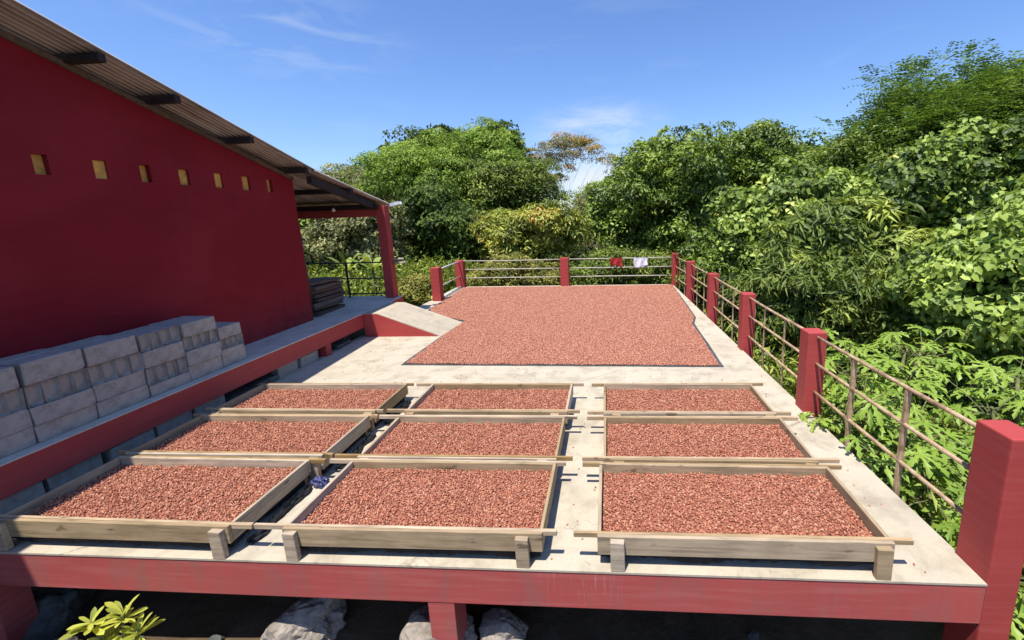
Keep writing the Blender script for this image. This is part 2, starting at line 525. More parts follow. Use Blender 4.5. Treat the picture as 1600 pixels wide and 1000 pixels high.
L_WEED = mat_leaf('leaf_weeds', [(0, (0.081, 0.101, 0.018)), (0.5, (0.302, 0.300, 0.060)), (1, (0.585, 0.510, 0.138))], 0.28, 0.55, 0.3)
L_ROSETTE = mat_leaf('leaf_rosette', [(0, (0.242, 0.288, 0.037)), (1, (0.650, 0.673, 0.118))], 0.4)
L_BANANA = mat_leaf('leaf_banana', [(0, (0.113, 0.173, 0.024)), (1, (0.390, 0.464, 0.089))], 0.28, 0.4)

# ------------------------------------------------------------------ ground
def ground_z(x, y):
    def ss(a, b, t):
        t = max(0, min(1, (t - a) / (b - a))); return t * t * (3 - 2 * t)
    z = -0.95
    z += 0.75 * ss(-4.6, -6.2, x) * ss(6.5, 9.0, y)           # bank by the veranda
    z += 0.35 * ss(13.0, 15.0, y)
    z -= 0.75 * ss(2.5, 6.0, x) * (1 - 0.5 * ss(12, 18, y))
    z += 0.16 * mnoise.noise((x * 0.7, y * 0.7, 0)) + 0.05 * mnoise.noise((x * 2.6, y * 2.6, 3))
    return z


def build_ground():
    n = 110
    t = np.linspace(-1, 1, n)
    w = np.sinh(t * 5.2) / math.sinh(5.2) * 900
    vs, fs = [], []
    for j in range(n):
        for i in range(n):
            x, y = w[i] - 1.0, w[j] + 6.0
            vs.append((x, y, ground_z(x, y)))
    for j in range(n - 1):
        for i in range(n - 1):
            a = j * n + i
            fs.append((a, a + 1, a + n + 1, a + n))
    me = bpy.data.meshes.new('ground'); me.from_pydata(vs, [], fs)
    for p in me.polygons: p.use_smooth = True
    tag(obj('ground', me, M_GROUND), 'brown soil ground below the raised platform', kind='structure')


build_ground()

# ------------------------------------------------------------------ drying platform
plat = tag(empty('drying_platform', (0, 2.3, -0.9)), 'raised concrete drying platform with red painted edge beams on stubby columns', 'platform')
PO = Vector((0, 2.3, -0.9))


def plat_part(name, mesh, mat, parent=plat):
    return obj(name, mesh, mat, parent, (-PO.x, -PO.y, -PO.z))


plat_part('slab', poly_prism('slab', [(-4.92, 2.278), (2.264, 2.278), (2.264, 2.525), (2.283, 2.525), (1.975, 12.78), (-4.98, 12.98)], -0.014, 0.0), M_SLAB)
plat_part('slab_core', poly_prism('slab_core', [(-4.90, 2.49), (2.27, 2.49), (1.955, 12.76), (-4.96, 12.96)], -0.16, -0.0142), M_FLOOR)
plat_part('edge_beam', box_mesh('edge_beam', -6.2, 2.266, 2.283, 2.485, -0.295, -0.0145, 0.006), M_BEAM)
side = poly_prism('edge_beam', [(2.05, 2.53), (2.285, 2.53), (1.968, 12.76), (1.74, 12.76)], -0.29, -0.161)
plat_part('edge_beam', side, M_BEAM)
plat_part('edge_beam', poly_prism('edge_beam', [(-4.96, 12.74), (1.73, 12.74), (1.73, 12.96), (-4.96, 12.965)], -0.29, -0.161), M_BEAM)
for cx, cy in ((-1.185, 2.385), (-4.75, 2.39), (-1.185, 5.6), (-4.3, 5.6), (1.7, 5.6), (-1.2, 9.0), (1.6, 9.0), (-4.4, 9.0)):
    plat_part('column', box_mesh('column', cx - 0.093, cx + 0.093, cy - 0.098, cy + 0.09, -1.5, -0.2955 if cy < 3 else -0.1605, 0.006), M_BEAM)
# ------------------------------------------------------------------ railings
POST_H = 0.955


def post_mesh(w, d, z0, z1):
    return box_mesh('post', -w / 2, w / 2, -d / 2, d / 2, z0, z1, 0.012, 2)


rail_posts = [(2.36, 2.402, 0.186, 0.238, -1.6, 0.958), (2.262, 4.56, 0.2, 0.2, -0.4, 0.93), (2.228, 6.65, 0.2, 0.2, -0.4, 0.935),
              (2.192, 8.72, 0.2, 0.2, -0.4, 0.945), (2.132, 10.82, 0.2, 0.2, -0.4, 0.95), (2.03, 12.68, 0.2, 0.2, -0.4, 0.985)]
rr = tag(empty('metal_railing', (2.2, 2.4, 0)), 'rusty pipe railing with square red posts along the right platform edge', 'railing', 'railings round the drying platform')
for i, (x, y, w, d, z0, z1) in enumerate(rail_posts):
    p = obj('post', post_mesh(w, d, z0, z1), M_RED, rr, (x - 2.2, y - 2.4, 0))
    if i == 0: p['label'] = 'thick red corner post running down below the deck'
RAIL_Z = (0.875, 0.575, 0.245)
for a, b in zip(rail_posts, rail_posts[1:]):
    ya, yb = a[1] + a[3] / 2 - 0.01, b[1] - b[3] / 2 + 0.01
    xa, xb = a[0] - (0.02 if a is rail_posts[0] else -0.005), b[0] + 0.005
    for z in RAIL_Z:
        sag = random.uniform(-0.008, 0.004)
        pts = [(xa + (xb - xa) * t - 2.2, ya + (yb - ya) * t - 2.4, z + sag * 4 * t * (1 - t)) for t in (0, .25, .5, .75, 1)]
        obj('rail', tube_mesh('rail', pts, 0.0165, 10), M_PIPE, rr)
    for t in (0.335, 0.675):
        x, y = xa + (xb - xa) * t - 2.2, ya + (yb - ya) * t - 2.4
        k_ = 1.0 if a is rail_posts[0] else 0.55
        obj('stile', box_mesh('stile', x - 0.014 * k_, x + 0.024 * k_, y - 0.016 * k_, y + 0.016 * k_, -0.12, 0.862, 0.003), M_PIPE, rr)

bk = tag(empty('metal_railing', (-1.4, 12.8, 0)), 'thin pale pipe railing with red posts across the far end of the platform', 'railing', 'railings round the drying platform')
for x, y in ((-1.40, 12.80), (-4.83, 12.93)):
    obj('post', post_mesh(0.27, 0.24, -0.4, 0.90 if x > -3 else 0.87), M_RED, bk, (x + 1.4, y - 12.8, 0))
for (xa, ya), (xb, yb) in (((-4.70, 12.92), (-1.53, 12.80)), ((-1.27, 12.80), (1.94, 12.70))):
    for z in (0.85, 0.57, 0.29):
        sg = random.uniform(-0.012, 0.006)
        pts = [(xa + (xb - xa) * t + 1.4, ya + (yb - ya) * t - 12.8, z + sg * 4 * t * (1 - t)) for t in (0, .25, .5, .75, 1)]
        obj('rail', tube_mesh('rail', pts, 0.017, 8), M_PALEPIPE, bk)
lf = tag(empty('metal_railing', (-4.75, 10.8, 0)), 'short railing return with one red post beside the bare soil bank', 'railing', 'railings round the drying platform')
obj('post', post_mesh(0.24, 0.24, -0.4, 0.925), M_RED, lf, (0.01, 0.05, 0))
for z, m in ((0.84, M_WHITEPAINT), (0.36, M_PALEPIPE), (0.03, M_WHITEPAINT)):
    obj('rail', tube_mesh('rail', [(0.02, 0.16, z), (-0.03, 1.1, z + 0.01), (-0.07, 2.0, z)], 0.02, 8), m, lf)

# ------------------------------------------------------------------ cocoa bean geometry nodes
def bean_nodes(name, density, seed, size=1.0, lift=0.006, mat=None, bed=True):
    ng = bpy.data.node_groups.new(name, 'GeometryNodeTree')
    ng.interface.new_socket('Geometry', in_out='INPUT', socket_type='NodeSocketGeometry')
    ng.interface.new_socket('Geometry', in_out='OUTPUT', socket_type='NodeSocketGeometry')
    n, l = ng.nodes, ng.links
    gi, go = n.new('NodeGroupInput'), n.new('NodeGroupOutput')
    dp = n.new('GeometryNodeDistributePointsOnFaces')
    dp.inputs['Density'].default_value = density
    dp.inputs['Seed'].default_value = seed
    ico = n.new('GeometryNodeMeshIcoSphere')
    ico.inputs['Radius'].default_value = 1.0
    ico.inputs['Subdivisions'].default_value = 2
    tr = n.new('GeometryNodeTransform')
    tr.inputs['Scale'].default_value = (0.0108 * size, 0.0066 * size, 0.0048 * size)
    sm = n.new('GeometryNodeSetMaterial'); sm.inputs['Material'].default_value = mat or M_BEAN
    iop = n.new('GeometryNodeInstanceOnPoints')
    rv = n.new('FunctionNodeRandomValue'); rv.data_type = 'FLOAT_VECTOR'
    rv.inputs[0].default_value = (-1.0, -1.0, 0); rv.inputs[1].default_value = (1.0, 1.0, 6.283)
    rs = n.new('FunctionNodeRandomValue'); rs.data_type = 'FLOAT'
    rs.inputs[2].default_value = 0.75; rs.inputs[3].default_value = 1.2
    rz = n.new('FunctionNodeRandomValue'); rz.data_type = 'FLOAT_VECTOR'
    rz.inputs[0].default_value = (0, 0, -0.004); rz.inputs[1].default_value = (0, 0, lift * 2.0)
    sp = n.new('GeometryNodeSetPosition')
    jg = n.new('GeometryNodeJoinGeometry')
    l.new(gi.outputs[0], dp.inputs['Mesh'])
    l.new(dp.outputs['Points'], sp.inputs['Geometry'])
    l.new(rz.outputs[0], sp.inputs['Offset'])
    l.new(sp.outputs[0], iop.inputs['Points'])
    l.new(ico.outputs['Mesh'], tr.inputs['Geometry'])
    l.new(tr.outputs[0], sm.inputs['Geometry'])
    l.new(sm.outputs[0], iop.inputs['Instance'])
    l.new(rv.outputs[0], iop.inputs['Rotation'])
    l.new(rs.outputs[1], iop.inputs['Scale'])
    if bed: l.new(gi.outputs[0], jg.inputs[0])
    l.new(iop.outputs[0], jg.inputs[0])
    l.new(jg.outputs[0], go.inputs[0])
    return ng


def bean_bed(name, x0, x1, y0, y1, z, seed, amp=0.006):
    nx, ny = 60, 28
    vs, fs = [], []
    for j in range(ny + 1):
        for i in range(nx + 1):
            x, y = x0 + (x1 - x0) * i / nx, y0 + (y1 - y0) * j / ny
            h = amp * 1.6 * mnoise.noise((x * 3 + seed * 7, y * 3, seed)) + amp * mnoise.noise((x * 9, y * 9 + seed, 2)) \
                + amp * 0.9 * math.sin(x * 34 + 2.5 * mnoise.noise((x * 1.5, y * 2, seed)))
            edge = min(i, nx - i, (j) * 1.0, (ny - j) * 1.0)
            h += -0.006 * max(0, 1 - edge / 2.0)
            vs.append((x, y, z + h))
    for j in range(ny):
        for i in range(nx):
            a = j * (nx + 1) + i
            fs.append((a, a + 1, a + nx + 2, a + nx + 1))
    me = bpy.data.meshes.new(name); me.from_pydata(vs, [], fs)
    for p in me.polygons: p.use_smooth = True
    return me


# ------------------------------------------------------------------ wooden trays
ZT, ZB, TH = 0.225, 0.088, 0.024
plank_cache = {}


def plank(name, L, h, t, mat, parent, loc, along='x', tilt=0.0):
    """board centred on loc, its length along local X (rotated for boards that run in depth)"""
    key = (name, round(L, 2), h, t)
    if key not in plank_cache:
        plank_cache[key] = box_mesh(name, -L / 2, L / 2, -t / 2, t / 2, -h / 2, h / 2, 0.0025, 1, 0.002)
        plank_cache[key].materials.append(mat)
    return obj(name, plank_cache[key], mat, parent, loc, (0, tilt, 0 if along == 'x' else math.pi / 2))


rows = [(2.318, 3.112), (3.162, 3.905), (3.995, 4.728)]
trays = {
    (0, 0): (-4.500, -2.665, -4.54, -2.51), (1, 0): (-2.272, -0.470, -2.50, -0.375), (2, 0): (-0.105, 1.735, -0.262, 1.862),
    (0, 1): (-4.520, -2.590, -4.62, -2.51), (1, 1): (-2.262, -0.478, -2.49, -0.342), (2, 1): (-0.075, 1.690, -0.262, 1.872),
    (0, 2): (-4.510, -2.575, -4.60, -2.50), (1, 2): (-2.245, -0.468, -2.46, -0.336), (2, 2): (-0.085, 1.680, -0.252, 1.835)}
col_lab = ('left column beside the shaded red ledge', 'middle column', 'right column beside the railing')
row_lab = ('front row', 'second row', 'back row')
for (c, r), (x0, x1, h0, h1) in trays.items():
    y0, y1 = rows[r]
    cx, cy = (x0 + x1) / 2, (y0 + y1) / 2
    rz = R(random.uniform(-0.35, 0.35))
    t = tag(empty('drying_tray', (cx, cy, 0), rz), 'wooden drying tray, %s, %s' % (row_lab[r], col_lab[c]), 'tray', 'wooden trays of drying cocoa beans')
    hx, hy = (x1 - x0) / 2, (y1 - y0) / 2
    zc, bh = (ZT + ZB) / 2, ZT - ZB
    dz = random.uniform(-0.006, 0.006)
    plank('front_board', 2 * hx, bh, TH, M_WOOD, t, (0, -hy + TH / 2, zc + dz), tilt=R(random.uniform(-0.25, 0.25)))
    plank('back_board', 2 * hx, bh, TH, M_WOOD, t, (0, hy - TH / 2, zc), tilt=R(random.uniform(-0.25, 0.25)))
    for s in (-1, 1):
        plank('side_board', 2 * hy - 2 * TH - 0.004, bh - 0.006, TH, M_WOOD, t, (s * (hx - TH / 2), 0, zc + dz), 'y')
    hw, hc = h1 - h0, (h0 + h1) / 2 - cx
    # carrying laths run past the tray at both ends, nailed inside the front and outside the back board
    plank('handle_lath', hw, 0.038, 0.022, M_LATH, t, (hc, -hy + TH + 0.0125, ZT - 0.016 + dz), tilt=R(random.uniform(-0.15, 0.15)))
    plank('handle_lath', hw + random.uniform(-0.04, 0.02), 0.038, 0.022, M_LATH, t, (hc, hy + 0.0125, ZT - 0.02), tilt=R(random.uniform(-0.15, 0.15)))
    for sx in (-1, 1):
        lx = sx * (hx - 0.07 - (0.06 if (c, sx) in ((2, -1), (1, 1)) else 0.0))
        for sy in (-1, 1):
            yy = -hy - 0.019 if sy < 0 else hy - TH - 0.019
            zt = ZT - 0.012
            key = 'leg%d' % random.randint(0, 2)
            if key not in plank_cache:
                plank_cache[key] = box_mesh('leg', -0.045, 0.045, -0.0185, 0.0185, 0, zt, 0.003, 1, 0.0025)
                plank_cache[key].materials.append(M_WOOD)
            lg = obj('leg', plank_cache[key], M_WOOD, t, (lx, yy, 0.001), (0, R(random.uniform(-2, 2)), 0))
            if sy > 0: lg.scale.z = 0.66          # rear legs end below the beans
    # net floor, sagging
    net = obj('net_floor', bean_bed('net_floor', -hx + TH, hx - TH, -hy + TH, hy - TH, ZB + 0.012, c * 3 + r, 0.004), M_NET, t)
    # ragged black net below the boards, added to darken the gap under the tray
    for (ax0, ay0, ax1, ay1) in ((-hx + TH, -hy + TH + 0.006, hx - TH, -hy + TH + 0.006), (hx - TH - 0.004, -hy + TH, hx - TH - 0.004, hy - TH), (-hx + TH + 0.004, -hy + TH, -hx + TH + 0.004, hy - TH)):
        nseg = 70
        vs_, fs_ = [], []
        for q in range(nseg + 1):
            u = q / nseg
            x_, y_ = ax0 + (ax1 - ax0) * u, ay0 + (ay1 - ay0) * u
            dr = 0.050 + 0.030 * mnoise.noise((x_ * 4 + c * 9, y_ * 4 + r * 5, 1)) + 0.018 * mnoise.noise((x_ * 26 + c, y_ * 26, 7))
            sw = 0.012 * mnoise.noise((x_ * 6, y_ * 6, 3 + c))
            vs_ += [(x_, y_, ZB + 0.004), (x_ + sw, y_ + sw, max(0.006, ZB - dr))]
        for q in range(nseg): fs_.append((2 * q, 2 * q + 2, 2 * q + 3, 2 * q + 1))
        nm = bpy.data.meshes.new('shade_net_skirt'); nm.from_pydata(vs_, [], fs_)
        obj('shade_net_skirt', nm, M_NET, t)
    # the beans themselves
    me = bean_bed('cocoa_beans', -hx + TH + 0.004, hx - TH - 0.004, -hy + TH + 0.028, hy - TH - 0.004, 0.158 + random.uniform(-0.004, 0.004), 11 + c * 3 + r)
    b = obj('cocoa_beans', me, M_BED, None, (cx, cy, 0), (0, 0, rz))
    md = b.modifiers.new('beans', 'NODES')
    md.node_group = bean_nodes('beans_%d_%d' % (c, r), 7400 if r == 0 else 7000, c * 5 + r, 0.86)
    tag(b, 'cocoa beans in the %s tray, %s' % (row_lab[r], col_lab[c]), 'beans', 'cocoa beans drying in the trays', 'stuff')

# ------------------------------------------------------------------ bean carpet on tarpaulin
def wobble(pts, step, amp, seed):
    out = []
    n = len(pts)
    for i in range(n):
        a, b = Vector(pts[i]), Vector(pts[(i + 1) % n])
        k = max(1, int((b - a).length / step))
        nn = Vector((-(b - a).y, (b - a).x)).normalized()
        for j in range(k):
            p = a.lerp(b, j / k)
            p += nn * amp * (mnoise.noise((p.x * 4, p.y * 4, seed)) + 0.6 * mnoise.noise((p.x * 13, p.y * 13, seed)))
            out.append((p.x, p.y))
    return out


carpet = [(-3.25, 5.98), (1.60, 5.855), (1.665, 8.2), (1.80, 8.68), (1.93, 12.55), (-4.66, 12.72), (-4.56, 11.0), (-4.50, 9.75), (-4.15, 9.1), (-3.18, 8.56), (-3.235, 7.5)]
tarp = [(-3.31, 5.945), (1.655, 5.82), (1.715, 8.2), (1.85, 8.68), (1.95, 12.6), (-4.70, 12.77), (-4.60, 11.0), (-4.55, 9.72), (-4.20, 9.05), (-3.20, 8.52), (-3.275, 7.5)]
tag(obj('tarpaulin', poly_prism('tarpaulin', wobble(tarp, 0.25, 0.012, 5), 0.004, 0.009), M_TARP),
    'thin dark grey tarpaulin spread flat under the large bed of beans', 'tarpaulin')
bm = bmesh.new()
f = bm.faces.new([bm.verts.new((p[0], p[1], 0.016)) for p in wobble(carpet, 0.12, 0.022, 1)])
bmesh.ops.triangulate(bm, faces=[f])
for _ in range(4):
    long_ = [e for e in bm.edges if e.calc_length() > 0.3]
    if not long_: break
    bmesh.ops.subdivide_edges(bm, edges=long_, cuts=1, use_grid_fill=True)
    bmesh.ops.triangulate(bm, faces=bm.faces[:])
for v in bm.verts:
    v.co.z += 0.007 * mnoise.noise((v.co.x * 2.2, v.co.y * 2.2, 0)) + 0.004 * mnoise.noise((v.co.x * 7, v.co.y * 7, 4))
me = to_mesh('cocoa_beans', bm)
cb = obj('cocoa_beans', me, M_BED)
md = cb.modifiers.new('beans', 'NODES')
md.node_group = bean_nodes('beans_carpet', 6000, 77, 0.95, mat=M_BEAN_DRY)
tag(cb, 'large carpet of reddish cocoa beans spread on the far half of the platform', 'beans', None, 'stuff')

# a few beans spilled on the bare concrete round the trays and the tarpaulin
sp_bm = bmesh.new()
for (x0, x1, y0, y1) in ((-4.4, 1.95, 4.78, 5.80), (-0.44, -0.12, 2.30, 4.7), (-2.55, -2.30, 2.3, 4.7), (1.72, 2.1, 2.3, 5.8), (1.72, 1.9, 6.0, 8.3), (-4.2, -3.4, 5.9, 7.3)):
    sp_bm.faces.new([sp_bm.verts.new(p) for p in ((x0, y0, 0.004), (x1, y0, 0.004), (x1, y1, 0.004), (x0, y1, 0.004))])
spill = obj('spilled_beans', to_mesh('spilled_beans', sp_bm), M_BED)
smd = spill.modifiers.new('beans', 'NODES'); smd.node_group = bean_nodes('beans_spilled', 16, 5, 1.0, 0.001, None, False)
tag(spill, 'loose beans scattered over the bare concrete between trays', 'beans', None, 'stuff')


def netting(x, y0, y1, w, label, seed):
    nx, ny = 9, 46
    vs, fs = [], []
    for j in range(ny + 1):
        for i in range(nx + 1):
            u, v = i / nx, j / ny
            yy = y0 + (y1 - y0) * v
            ww = w * (0.75 + 0.6 * mnoise.noise((yy * 5, seed, 0)))
            xx = x + ww * u + 0.02 * mnoise.noise((u * 5, yy * 11, seed))
            h = 0.006 + max(0, 0.045 * math.sin(math.pi * u) * (0.6 + mnoise.noise((u * 6, yy * 13, seed + 2)))) + 0.02 * abs(mnoise.noise((u * 14, yy * 30, seed)))
            vs.append((xx, yy, h))
    for j in range(ny):
        for i in range(nx):
            a = j * (nx + 1) + i
            fs.append((a, a + 1, a + nx + 2, a + nx + 1))
    me = bpy.data.meshes.new('black_netting'); me.from_pydata(vs, [], fs)
    tag(obj('black_netting', me, M_NET), label, 'netting', 'black netting between the left and middle trays')


netting(-2.66, 2.40, 3.02, 0.085, 'crumpled black netting on the concrete beside the front left tray', 1)
netting(-2.585, 3.28, 3.86, 0.10, 'crumpled black netting beside the second left tray', 2)
netting(-2.57, 4.10, 4.66, 0.09, 'crumpled black netting beside the back left tray', 3)

# ------------------------------------------------------------------ red building and veranda
XW, ZV = -5.495, 0.473            # gable wall plane, veranda floor level
bld = tag(empty('red_building', (-6.5, 3.0, -0.3)), 'dark red gabled building with corrugated roof and a veranda at its far end', 'building')
BO = Vector((-6.5, 3.0, -0.3))


def bpart(name, mesh, mat, parent=bld):
    if parent is bld: return obj(name, mesh, mat, bld, (-BO.x, -BO.y, -BO.z))
    return obj(name, mesh, mat, parent)


def roof_line(y):
    """height of the wall top / underside of purlins"""
    return 4.068 - 0.313 * (y - 3.73) if y < 7.05 else 3.029 - 0.225 * (y - 7.05)


vents = [(3.72, 3.835, 2.815, 3.01), (4.195, 4.315, 2.81, 3.005), (4.64, 4.755, 2.805, 3.005), (5.085, 5.22, 2.80, 2.998),
         (5.57, 5.69, 2.79, 2.992), (6.01, 6.145, 2.778, 2.985), (6.465, 6.575, 2.768, 2.972)]
bm = bmesh.new()


def quad(bm, *p):
    bm.faces.new([bm.verts.new(q) for q in p])


ys = [-2.0] + [v for a in vents for v in a[:2]] + [7.03]
for i, (ya, yb) in enumerate(zip(ys, ys[1:])):
    if i % 2 == 0:
        quad(bm, (XW, ya, ZV - 0.02), (XW, yb, ZV - 0.02), (XW, yb, roof_line(yb)), (XW, ya, roof_line(ya)))
    else:
        _, _, za, zb = vents[i // 2]
        quad(bm, (XW, ya, ZV - 0.02), (XW, yb, ZV - 0.02), (XW, yb, za), (XW, ya, za))
        quad(bm, (XW, ya, zb), (XW, yb, zb), (XW, yb, roof_line(yb)), (XW, ya, roof_line(ya)))
        D = XW - 0.10
        quad(bm, (XW, ya, za), (XW, yb, za), (D, yb, za), (D, ya, za))
        quad(bm, (XW, ya, zb), (D, ya, zb), (D, yb, zb), (XW, yb, zb))
        quad(bm, (XW, ya, za), (D, ya, za), (D, ya, zb), (XW, ya, zb))
        quad(bm, (XW, yb, za), (XW, yb, zb), (D, yb, zb), (D, yb, za))
# far end wall
quad(bm, (XW, 7.03, ZV - 0.02), (-10.5, 7.03, ZV - 0.02), (-10.5, 7.03, roof_line(7.03)), (XW, 7.03, roof_line(7.03)))
bmesh.ops.remove_doubles(bm, verts=bm.verts[:], dist=0.0005)
wall = bpart('wall', to_mesh('wall', bm), M_WALL)
for i, (ya, yb, za, zb) in enumerate(vents):
    vm = box_mesh('vent_panel', XW - 0.11, XW - (0.055, 0.02, 0.06, 0.04, 0.025, 0.035, 0.05)[i], ya + 0.001, yb - 0.001, za + 0.001, zb - 0.001)
    obj('vent_panel', vm, M_OCHRE, wall)

# corrugated roof: waves across X, sheet falls along Y
def roof_sheet(name, x0, x1, y0, y1, lift):
    per, amp = 0.076, 0.024
    nx = int((x1 - x0) / per * 6)
    bm = bmesh.new()
    prev = None
    for i in range(nx + 1):
        x = x0 + (x1 - x0) * i / nx
        h = amp * math.sin(2 * math.pi * (x1 - x) / per)
        rowv = []
        for y in np.linspace(y0, y1, 9):
            yy = float(y)
            base = (4.068 - 0.313 * (yy - 3.73)) if name == 'roof_sheet' else (3.029 - 0.225 * (yy - 7.05))
            rowv.append(bm.verts.new((x, yy, base + lift + h + 0.006 * mnoise.noise((x * 1.5, yy * 1.2, 1)))))
        if prev:
            for k in range(8): bm.faces.new((prev[k], rowv[k], rowv[k + 1], prev[k + 1]))
        prev = rowv
    me = to_mesh(name, bm, smooth=True)
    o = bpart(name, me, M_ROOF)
    so = o.modifiers.new('thick', 'SOLIDIFY'); so.thickness = 0.004; so.offset = 1
    return o


XE = -5.06
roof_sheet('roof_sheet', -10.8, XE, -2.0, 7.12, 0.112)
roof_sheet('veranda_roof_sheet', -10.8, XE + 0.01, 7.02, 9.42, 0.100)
for y in (0.9, 2.0, 3.05, 4.16, 4.86, 5.83, 6.86):
    z = roof_line(y) + 0.003
    bpart('purlin', box_mesh('purlin', -10.6, XE - 0.012, y - 0.035, y + 0.035, z, z + 0.085, 0.003, 1), M_DARKWOOD)
z = roof_line(8.05)
bpart('purlin', box_mesh('purlin', -10.6, XE - 0.012, 8.0, 8.08, z, z + 0.085, 0.003, 1), M_DARKWOOD)
# rake board along the top of the gable wall
bm = bmesh.new()
ra = []
for y in (-2.0, 7.03):
    for x, dz in ((XW + 0.003, -0.045), (XW + 0.033, -0.045), (XW + 0.033, 0.012), (XW + 0.003, 0.012)):
        ra.append(bm.verts.new((x, y, roof_line(y) + dz)))
bm.faces.new(ra[:4]); bm.faces.new(ra[4:][::-1])
for i in range(4):
    j = (i + 1) % 4
    bm.faces.new((ra[i], ra[j], ra[4 + j], ra[4 + i]))
bpart('rake_board', to_mesh('rake_board', bm), M_OLDBOARD)
# veranda: post, lintel beam, rafters
bpart('veranda_beam', box_mesh('veranda_beam', -10.5, -5.18, 9.0, 9.18, 2.335, 2.575, 0.008), M_RED)
bpart('wall_plate', box_mesh('wall_plate', -10.5, -5.10, 8.86, 8.975, 2.50, 2.605, 0.004), M_DARKWOOD)
bpart('veranda_post', box_mesh('veranda_post', -5.178, -4.975, 8.985, 9.185, ZV - 0.3, 2.575, 0.01), M_RED)
for x in (-5.19, -7.3, -9.2):
    bm = bmesh.new()
    pts = [(7.035, roof_line(7.05) - 0.03), (9.2, roof_line(9.2) - 0.03)]
    lo, hi = [], []
    for (y, z) in pts:
        for dx in (-0.045, 0.045):
            lo.append(bm.verts.new((x + dx, y, z - 0.07))); hi.append(bm.verts.new((x + dx, y, z + 0.055)))
    for a in (lo, hi): bm.faces.new((a[0], a[1], a[3], a[2]))
    for i, j in ((0, 1), (1, 3), (3, 2), (2, 0)): bm.faces.new((lo[i], lo[j], hi[j], hi[i]))
    bpart('rafter', to_mesh('rafter', bm), M_DARKWOOD)
# floor with its red edge beam, a pilaster, and the ramp
bpart('veranda_floor', poly_prism('veranda_floor', [(-10.5, -2), (-4.817, -2), (-4.817, 8.44), (-4.90, 9.25), (-10.5, 9.25)], ZV - 0.014, ZV), M_FLOOR)
bpart('edge_beam', box_mesh('edge_beam', -5.05, -4.821, -2, 7.47, 0.195, ZV - 0.0145, 0.006), M_RED)
bpart('edge_beam', box_mesh('edge_beam', -5.05, -4.90, 8.5, 9.245, -0.3, ZV - 0.0145, 0.006), M_RED)
bpart('edge_beam', box_mesh('edge_beam', -10.5, -5.06, 9.06, 9.24, 0.15, ZV - 0.0145, 0.006), M_RED)
for y in (6.36,):
    bpart('pilaster', box_mesh('pilaster', -4.99, -4.826, y, y + 0.13, -0.02, 0.194, 0.005), M_RED)
# dwarf wall of grey blocks and dark rubble under the ledge
bpart('backing_wall', box_mesh('backing_wall', -5.20, -5.10, -2, 7.4, -0.6, 0.3), M_DARKROCK)
y = 1.2
while y < 7.2:
    L = 0.385
    solid = (3.15 < y < 4.35) or (5.35 < y < 6.2) or y < 2.9
    if not (6.0 < y < 6.36 or 6.98 < y):
        zt = 0.165 if solid else random.uniform(0.05, 0.11)
        bm_ = box_mesh('foundation_block', -5.06 + random.uniform(-0.02, 0.02), -4.90 + random.uniform(-0.015, 0.03), y, y + L, -0.01, zt, 0.008, 1, 0.006)
        bpart('foundation_block', bm_, M_BLOCK if solid else M_DARKROCK)
    y += L + random.uniform(0.02, 0.06)

ramp = tag(empty('ramp', (-4.0, 8.0, 0)), 'short sunlit concrete ramp with red painted side, joining veranda and platform', 'ramp')
prof = [(-4.815, 0.0015), (-4.815, ZV), (-4.53, ZV - 0.004), (-3.29, 0.006), (-3.27, 0.0015)]


def ramp_mesh(y0, y1, shift, drop, skew):
    bm = bmesh.new()
    a = [bm.verts.new((x + 4.0, y0 - 8.0, max(0.0015, z - drop))) for x, z in prof]
    b = [bm.verts.new((x + 4.0 + skew * (i > 1), y1 - 8.0, max(0.0015, z - drop))) for i, (x, z) in enumerate(prof)]
    bm.faces.new(a); bm.faces.new(b[::-1])
    for i in range(len(a)):
        j = (i + 1) % len(a)
        bm.faces.new((a[i], b[i], b[j], a[j]))
    return to_mesh('ramp', bm)


obj('surface', ramp_mesh(7.482, 8.50, 0, 0, 0.05), M_RAMP, ramp)
bm = bmesh.new()
vv = [bm.verts.new((x + 4.0, 7.479 - 8.0, z)) for x, z in ((-4.815, 0.0015), (-4.815, ZV - 0.012), (-4.53, ZV - 0.016), (-3.36, 0.014), (-3.36, 0.0015))]
w2 = [bm.verts.new((v.co.x, 7.474 - 8.0, v.co.z)) for v in vv]
bm.faces.new(w2); bm.faces.new(vv[::-1])
for i in range(5):
    j = (i + 1) % 5
    bm.faces.new((vv[i], vv[j], w2[j], w2[i]))
obj('side_face', to_mesh('side_face', bm), M_RED, ramp)

# veranda railing, bulb, gutter stub, leaning pole, boards
vr = tag(empty('metal_railing', (-6.1, 9.1, ZV)), 'black iron railing across the shaded veranda', 'railing')
for z in (0.82, 0.45, 0.09):
    obj('rail', tube_mesh('rail', [(-4.0, 0, z), (0.93, 0, z)], 0.016, 8), M_BLACKIRON, vr)
for x in (-2.6, -0.02, -1.4):
    obj('stile', box_mesh('stile', x - 0.02, x + 0.02, -0.012, 0.012, 0, 0.81), M_BLACKIRON, vr)
st = tag(obj('rail_stub', tube_mesh('rail_stub', [(-4.972, 9.1, 1.36), (-4.72, 9.12, 1.365)], 0.022, 8), M_PALEPIPE), 'pale rail stub sticking out of the veranda post', 'rail')
st2 = tag(obj('rail_stub', tube_mesh('rail_stub', [(-4.972, 9.1, 1.27), (-4.70, 9.12, 1.275)], 0.022, 8), M_PALEPIPE), 'lower of two pale stubs on the veranda post', 'rail')
gm = bmesh.new(); add_box(gm, -0.02, 0.24, -0.06, 0.06, 0, 0.012); add_box(gm, -0.02, 0.24, -0.07, -0.06, 0, 0.07); add_box(gm, -0.02, 0.24, 0.06, 0.07, 0, 0.07)
